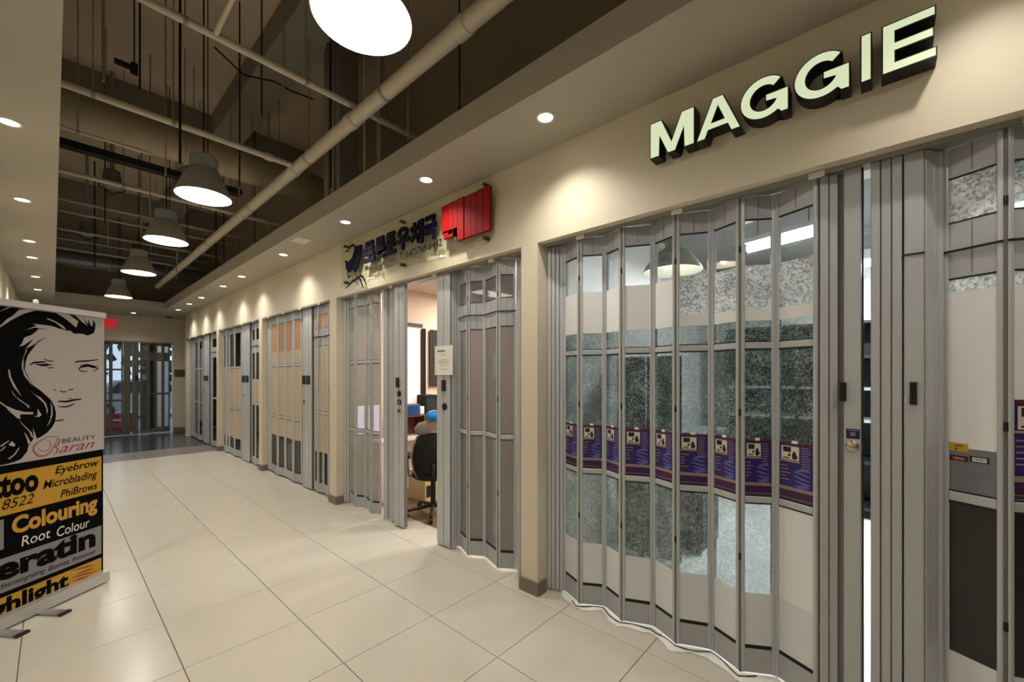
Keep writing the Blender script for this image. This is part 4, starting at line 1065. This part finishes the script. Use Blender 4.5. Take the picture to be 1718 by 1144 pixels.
h0, h1 = frH.px(676, 716), frH.px(745, 692.5)
ht = thing('desk_hutch', (3.3, 4.75, 0.75), 'red brown desk hutch with a row of small things on the office desk', 'hutch')
MB().box(h0[0], h1[0], 4.66, YO - 0.04, h1[1] - 0.02, h1[1], RW).build('top_board', RW, ht)
MB().box(h0[0], h1[0], YO - 0.06, YO - 0.04, 0.752, h1[1] - 0.02, RW).build('back_board', RW, ht)
for x in (h0[0], (h0[0] + h1[0]) / 2, h1[0] - 0.02): MB().box(x, x + 0.02, 4.66, YO - 0.06, 0.752, h1[1] - 0.02, RW).build('divider', RW, ht)
zt = h1[1]
def block(name, x0, x1, yT, yB, m, label, cat, dep=0.16, face=None):
    a, b = frH.px(x0, yT), frH.px(x1, yB)
    t = thing(name, ((a[0] + b[0]) / 2, 4.66 + dep / 2, zt), label, cat)
    MB().rbox(Frame((a[0], 4.67 + dep, zt), (1, 0, 0)), 0, b[0] - a[0], 0.001, a[1] - zt, 0.0, dep, 0.006, m).build('body', m, t)
    if face: MB().fbox(Frame((a[0], 4.67, zt), (1, 0, 0)), (b[0] - a[0]) * .12, (b[0] - a[0]) * .88, (a[1] - zt) * .2, (a[1] - zt) * .8, 0.0, 0.003, face).build('front_label', face, t)
block('blue_box', 682, 704.5, 679, 692, mat('blue_card', (22, 74, 140), 0.5), 'blue box on the office desk hutch', 'box', 0.15, mat('navy_card', (16, 52, 108), 0.5))
block('tissue_box', 705.5, 713, 682, 692, mat('pale_card', (214, 226, 196), 0.6), 'small pale green box beside the blue box', 'box', 0.10, PAPER)
block('printer', 714.5, 736, 663, 692, BLACKM, 'black printer at the end of the office hutch', 'printer', 0.2, SHELF)
# monitor behind the left leaf
frM = Frame((0, 4.86, 0), (1, 0, 0)); a, b = frM.px(600, 681), frM.px(639, 724)
mo = thing('monitor', ((a[0] + b[0]) / 2 + 0.02, 4.86, 0.75), 'glowing computer monitor behind the left office door leaf', 'monitor')
mx0 = max(a[0], 2.50)
GLOWM = mat('screen_glow', (225, 230, 255), 0.4, emit=(214, 218, 255), estr=2.2)
MB().fbox(frM, mx0 - 0.012, b[0] + 0.012, b[1] - 0.012, a[1] + 0.012, -0.03, -0.002, BLACK).build('bezel', BLACK, mo)
MB().fbox(frM, mx0, b[0], b[1], a[1], -0.002, 0.0, GLOWM).build('screen', GLOWM, mo)
MB().box((mx0 + b[0]) / 2 - 0.02, (mx0 + b[0]) / 2 + 0.02, 4.893, 4.905, 0.752, b[1] + 0.02, BLACK).box((mx0 + b[0]) / 2 - 0.1, (mx0 + b[0]) / 2 + 0.1, 4.82, 4.91, 0.752, 0.762, BLACK).build('stand', BLACK, mo)
# office chair seen from behind
cq = onz(716, 838, 0.0); cx_, cy_ = 2.83, 3.72
oc = thing('office_chair', (cx_, cy_, 0), 'black office chair with grey headrest seen through the open office door', 'office chair')
dv_ = Vector((-cx_, -cy_, 0)).normalized()      # back of the chair turned to the corridor
frC = Frame((cx_, cy_, 0), (-dv_.y, dv_.x, 0)); 
if frC.n.dot(dv_) < 0: frC = Frame((cx_, cy_, 0), (dv_.y, -dv_.x, 0))
CHB = mat('chair_mesh', (12, 12, 13), 0.8); CHG = mat('chair_grey', (140, 128, 118), 0.6)
n = 12; vs = []
rows = [(0.46, 0.17, 0.13), (0.55, 0.21, 0.16), (0.68, 0.225, 0.19), (0.80, 0.21, 0.19), (0.90, 0.17, 0.175), (0.955, 0.10, 0.165)]
for off in (0.0, 0.03):
    for (z, hw, c0) in rows:
        for i in range(n + 1):
            f = -1 + 2 * i / n; vs.append(frC.P(f * hw, z, c0 + off - 0.06 * f * f))
R_ = len(rows); N_ = n + 1; K = R_ * N_
fs = []
for s_ in (0, K):
    for r in range(R_ - 1):
        for i in range(n):
            q = (s_ + r * N_ + i, s_ + r * N_ + i + 1, s_ + (r + 1) * N_ + i + 1, s_ + (r + 1) * N_ + i); fs.append(q if s_ else q[::-1])
rim = [i for i in range(N_)] + [r * N_ + n for r in range(1, R_)] + [(R_ - 1) * N_ + i for i in range(n - 1, -1, -1)] + [r * N_ for r in range(R_ - 2, 0, -1)]
for i in range(len(rim)):
    a, b = rim[i], rim[(i + 1) % len(rim)]; fs.append((a, b, K + b, K + a))
bk = MB().add(vs, fs, CHB, True).build('backrest', CHB, oc)
MB().path([vs[K + i] + frC.n * 0.004 for i in rim] + [vs[K + rim[0]]], 0.010, 8, CHG).build('back_frame', CHG, bk)
hr = MB(); vs = []
for (z, hw, c0) in ((0.93, 0.12, 0.19), (0.97, 0.19, 0.20), (1.03, 0.20, 0.20), (1.08, 0.15, 0.18), (1.09, 0.08, 0.17)):
    for i in range(9):
        f = -1 + 2 * i / 8; vs.append(frC.P(f * hw, z - 0.03 * f * f, c0 - 0.05 * f * f))
fs = [(r * 9 + i, r * 9 + i + 1, (r + 1) * 9 + i + 1, (r + 1) * 9 + i) for r in range(4) for i in range(8)]
k = len(vs); vs2 = [v - frC.n * 0.035 for v in vs]
fs += [tuple(k + q for q in f[::-1]) for f in fs]
rim = list(range(9)) + [r * 9 + 8 for r in range(1, 5)] + [4 * 9 + i for i in range(7, -1, -1)] + [r * 9 for r in range(3, 0, -1)]
fs += [(rim[i], k + rim[i], k + rim[(i + 1) % len(rim)], rim[(i + 1) % len(rim)]) for i in range(len(rim))]
hr.add(vs + vs2, fs, CHG, True).build('headrest', CHG, oc)
sv = MB()
sv.lathe([(0.001, 0.0), (0.2, 0.0), (0.235, 0.025), (0.235, 0.055), (0.2, 0.08), (0.001, 0.085)], frC.P(0, 0.42, -0.05), 24, CHB).build('seat', CHB, oc)
MB().tube(frC.P(0, 0.10, -0.05), frC.P(0, 0.42, -0.05), 0.028, n=12, m=BLACK).build('gas_lift', BLACK, oc)
MB().path([frC.P(0, 0.42, 0.0), frC.P(0, 0.43, 0.14), frC.P(0, 0.5, 0.185), frC.P(0, 0.62, 0.205)], 0.022, 8, BLACK).build('back_bracket', BLACK, oc)
for s_ in (-1, 1):
    MB().path([frC.P(s_ * 0.16, 0.44, -0.05), frC.P(s_ * 0.26, 0.45, -0.04), frC.P(s_ * 0.275, 0.55, -0.03), frC.P(s_ * 0.275, 0.66, -0.03)], 0.014, 8, CHG).build('arm_post', CHG, oc)
    MB().rbox(Frame(frC.P(s_ * 0.275, 0.66, -0.03), frC.u, -frC.n), -0.03, 0.03, -0.10, 0.14, 0.0, 0.03, 0.008, BLACK).build('arm_pad', BLACK, oc)
for k in range(5):
    t_ = 2 * math.pi * k / 5 + 0.4; d = frC.u * math.cos(t_) + frC.n * math.sin(t_)
    c0 = frC.P(0, 0.0, -0.05)
    lg_ = MB().tube(c0 + Vector((0, 0, 0.11)), c0 + d * 0.30 + Vector((0, 0, 0.075)), 0.024, 0.016, n=8, m=BLACK).build('base_leg', BLACK, oc)
    e = c0 + d * 0.30; sd = d.cross(Vector((0, 0, 1)))
    MB().tube(e + sd * -0.02 + Vector((0, 0, 0.03)), e + sd * 0.02 + Vector((0, 0, 0.03)), 0.03, n=12, m=BLACK).tube(e + Vector((0, 0, 0.03)), e + Vector((0, 0, 0.08)), 0.008, n=6, m=BLACK).build('caster', BLACK, lg_)
# blue cushion on the headrest
o = thing('blue_bag', frC.P(0, 1.06, 0.16), 'bright blue bag resting on the office chair top', 'bag')
BLU = mat('bright_blue', (24, 140, 226), 0.5)
vb = MB(); vs = []
for (z, hw, hd) in ((1.092, 0.075, 0.02), (1.10, 0.10, 0.035), (1.13, 0.105, 0.035), (1.165, 0.085, 0.025), (1.17, 0.06, 0.012)):
    for i in range(14):
        t_ = 2 * math.pi * i / 14; vs.append(frC.P(hw * math.cos(t_) + 0.02, z, 0.185 + hd * math.sin(t_)))
fs = [(r * 14 + i, r * 14 + (i + 1) % 14, (r + 1) * 14 + (i + 1) % 14, (r + 1) * 14 + i) for r in range(4) for i in range(14)] + [tuple(range(14))[::-1], tuple(4 * 14 + i for i in range(14))]
vb.add(vs, fs, BLU, True).build('bag_body', BLU, o)
MB().path([frC.P(0.02 + 0.07 * math.cos(t_ / 8 * math.pi), 1.165 + 0.02 * math.sin(t_ / 8 * math.pi), 0.185) for t_ in range(9)], 0.006, 6, PAPER).build('white_trim', PAPER, o)
# computer tower under the desk
q = frO.px(722, 828)
pcx = Vector((3.14, 4.17, 0.0))
t = thing('computer_tower', (pcx.x, pcx.y + 0.2, 0), 'cream computer tower on the office floor under the desk', 'computer')
CREAM = mat('cream_plastic', (216, 190, 140), 0.5)
frT = Frame((pcx.x - 0.09, pcx.y, 0.0), (1, 0, 0))
MB().fbox(frT, 0, 0.18, 0.0, 0.36, -0.355, 0.0, CREAM).build('case', CREAM, t)
MB().fbox(frT, 0.02, 0.16, 0.28, 0.31, 0.0, 0.004, BLACK).fbox(frT, 0.02, 0.16, 0.06, 0.20, 0.0, 0.004, SHELF).build('front_bay', BLACK, t)

# ------------------------------------------------------------------ glazed entrance at the far end
XE = lambda x: ony(x, 650, YE).x
E1 = thing('glazed_entrance', (0.6, YE + 0.05, 0), 'dark framed left entrance door at the far end with daylight behind', 'entrance door')
yy0, yy1 = YE + 0.02, YE + 0.08
BRZ = mat('bronze_frame', (104, 104, 98), 0.45, 0.1)
xsE = [EX0, 0.05, 0.35, 0.65, XE(176), XE(186), XE(207)]
for i in range(len(xsE) - 1):
    door_panel(E1, (xsE[i], yy1 if i % 2 == 0 else yy0), (xsE[i + 1], yy0 if i % 2 == 0 else yy1), ZA, [], GLASS, False, 0.03, BRZ)
lp, fr, wd = post(E1, (XE(207), yy0), (XE(219), yy0), 3, fm=BRZ)
E2 = thing('glazed_entrance', (1.85, YE + 0.05, 0), 'right entrance door at the far end with small top windows', 'entrance door')
lp, fr, wd = post(E2, (XE(222), yy0), (XE(233), yy0), 2, fm=BRZ); pull(lp, fr, wd * 0.7, 1.49, 0.06, 0.14)
xsE = [XE(236), XE(249), XE(262), XE(273.5), XE(286)]
for i in range(4):
    door_panel(E2, (xsE[i], yy1 if i % 2 == 0 else yy0), (min(xsE[i + 1], EX1 - 0.01), yy0 if i % 2 == 0 else yy1), ZB, [], GLASS_D if i < 2 else GLASS, False, 0.03, BRZ)
MB().box(EX0, EX1, YE - 0.01, YE + 0.16, ZH - 0.03 - 0.04, ZH - 0.03, TRACK).build('trim_10', kind='structure')
# exit sign and plaque on the end wall
t = thing('exit_sign', (0.95, YE - 0.05, 2.72), 'red exit sign on the end wall half hidden by the banner', 'exit sign')
a, b = ony(176, 534, YE - 0.06), ony(195, 549, YE - 0.06)
REDS = mat('exit_red', (200, 40, 50), 0.5, emit=(210, 40, 50), estr=0.5)
MB().box(a.x - 0.15, b.x, YE - 0.06, YE, b.z, a.z, REDS).build('sign_box', REDS, t)
MB().box(a.x - 0.17, b.x + 0.02, YE - 0.05, YE, a.z, a.z + 0.02, WHITE).build('top_rim', WHITE, t)
a, b = ony(293, 620, YE - 0.02), ony(311, 632, YE - 0.02)
o = MB().rbox(Frame((0, YE, 0), (1, 0, 0)), a.x, b.x, b.z, a.z, 0.0, 0.02, 0.004, mat('plaque_brown', (92, 78, 60), 0.5)).build('wall_plaque')
o['label'] = 'small brown plaque on the end wall right of the entrance'; o['category'] = 'plaque'

# ------------------------------------------------------------------ outside
ASPH = mat('asphalt', (120, 122, 126), 0.9, var=0.15, scale=2)
MB().box(-12, 14, YE + 0.15, 45, -0.2, -0.02, ASPH).build('ground', kind='structure')
def car(x, y, m, label):
    t = thing('car', (x, y, -0.02), label, 'car', 'parked cars outside')
    fr = Frame((x - 2.1, y, -0.02), (1, 0, 0))
    MB().prism(fr, [(0.0, 0.3), (0.05, 0.75), (0.7, 0.9), (1.2, 1.4), (2.6, 1.42), (3.3, 0.98), (4.1, 0.85), (4.2, 0.35)], -0.85, 0.85, m).build('body', m, t)
    MB().prism(fr, [(0.95, 0.95), (1.28, 1.34), (1.85, 1.36), (1.85, 0.95)], 0.85, 0.86, SHELF).prism(fr, [(1.93, 0.95), (1.93, 1.36), (2.55, 1.36), (3.0, 0.97)], 0.85, 0.86, SHELF).build('window', SHELF, t)
    for u in (0.85, 3.35):
        MB().tube(fr.P(u, 0.32, 0.70), fr.P(u, 0.32, 0.90), 0.32, n=20, m=BLACK).tube(fr.P(u, 0.32, 0.90), fr.P(u, 0.32, 0.91), 0.19, n=16, m=GALV).build('wheel', BLACK, t)
car(2.4, 21.0, mat('car_silver', (150, 154, 160), 0.3), 'silver car parked outside the entrance')
car(-0.5, 24.0, mat('car_dark', (40, 44, 50), 0.3), 'dark car parked farther outside the entrance')
t = thing('red_crate', (1.15, 15.9, -0.02), 'low red crate outside behind the left entrance door', 'crate')
REDC = mat('crate_red', (160, 30, 42), 0.5)
MB().box(0.75, 1.6, 15.8, 15.83, -0.02, 0.48, REDC).box(0.75, 1.6, 16.17, 16.2, -0.02, 0.48, REDC).box(0.75, 0.78, 15.83, 16.17, -0.02, 0.48, REDC).box(1.57, 1.6, 15.83, 16.17, -0.02, 0.48, REDC).box(0.78, 1.57, 15.83, 16.17, -0.02, 0.02, REDC).build('crate_body', REDC, t)
MB().box(1.1, 1.3, 15.79, 15.80, 0.3, 0.35, WHITE).build('handle_slot', WHITE, t)
LEAF = mat('foliage', (52, 62, 50), 0.8, var=0.3, scale=6)
for k, (x, y, r_) in enumerate([(0.6, 32, 1.7), (4.6, 34, 2.2)]):
    t = thing('tree', (x, y, -0.02), ['small tree outside left of the entrance', 'broad tree outside right of the entrance'][k], 'tree', 'trees outside')
    MB().tube((x, y, -0.02), (x, y, 2.0), 0.14, 0.09, n=8, m=SHELF).build('trunk', SHELF, t)
    mb = MB()
    for i in range(140):
        d = Vector((random.gauss(0, 1), random.gauss(0, 1), random.gauss(0, 0.8))).normalized() * r_ * (0.5 + 0.5 * random.random())
        c = Vector((x, y, 2.6)) + d; a_ = Vector((random.gauss(0, 1), random.gauss(0, 1), random.gauss(0, 1))).normalized() * 0.35; b_ = a_.cross(d).normalized() * 0.3
        mb.add([c - a_, c + b_, c + a_, c - b_], [(0, 1, 2, 3)], LEAF)
    mb.build('crown', LEAF, t)
o = MB().box(2.0, 2.35, 16.2, 16.3, -0.02, 2.5, WHITE).box(1.95, 2.0, 16.15, 16.35, -0.02, 2.55, SHELF).build('screen_wall'); o['kind'] = 'structure'
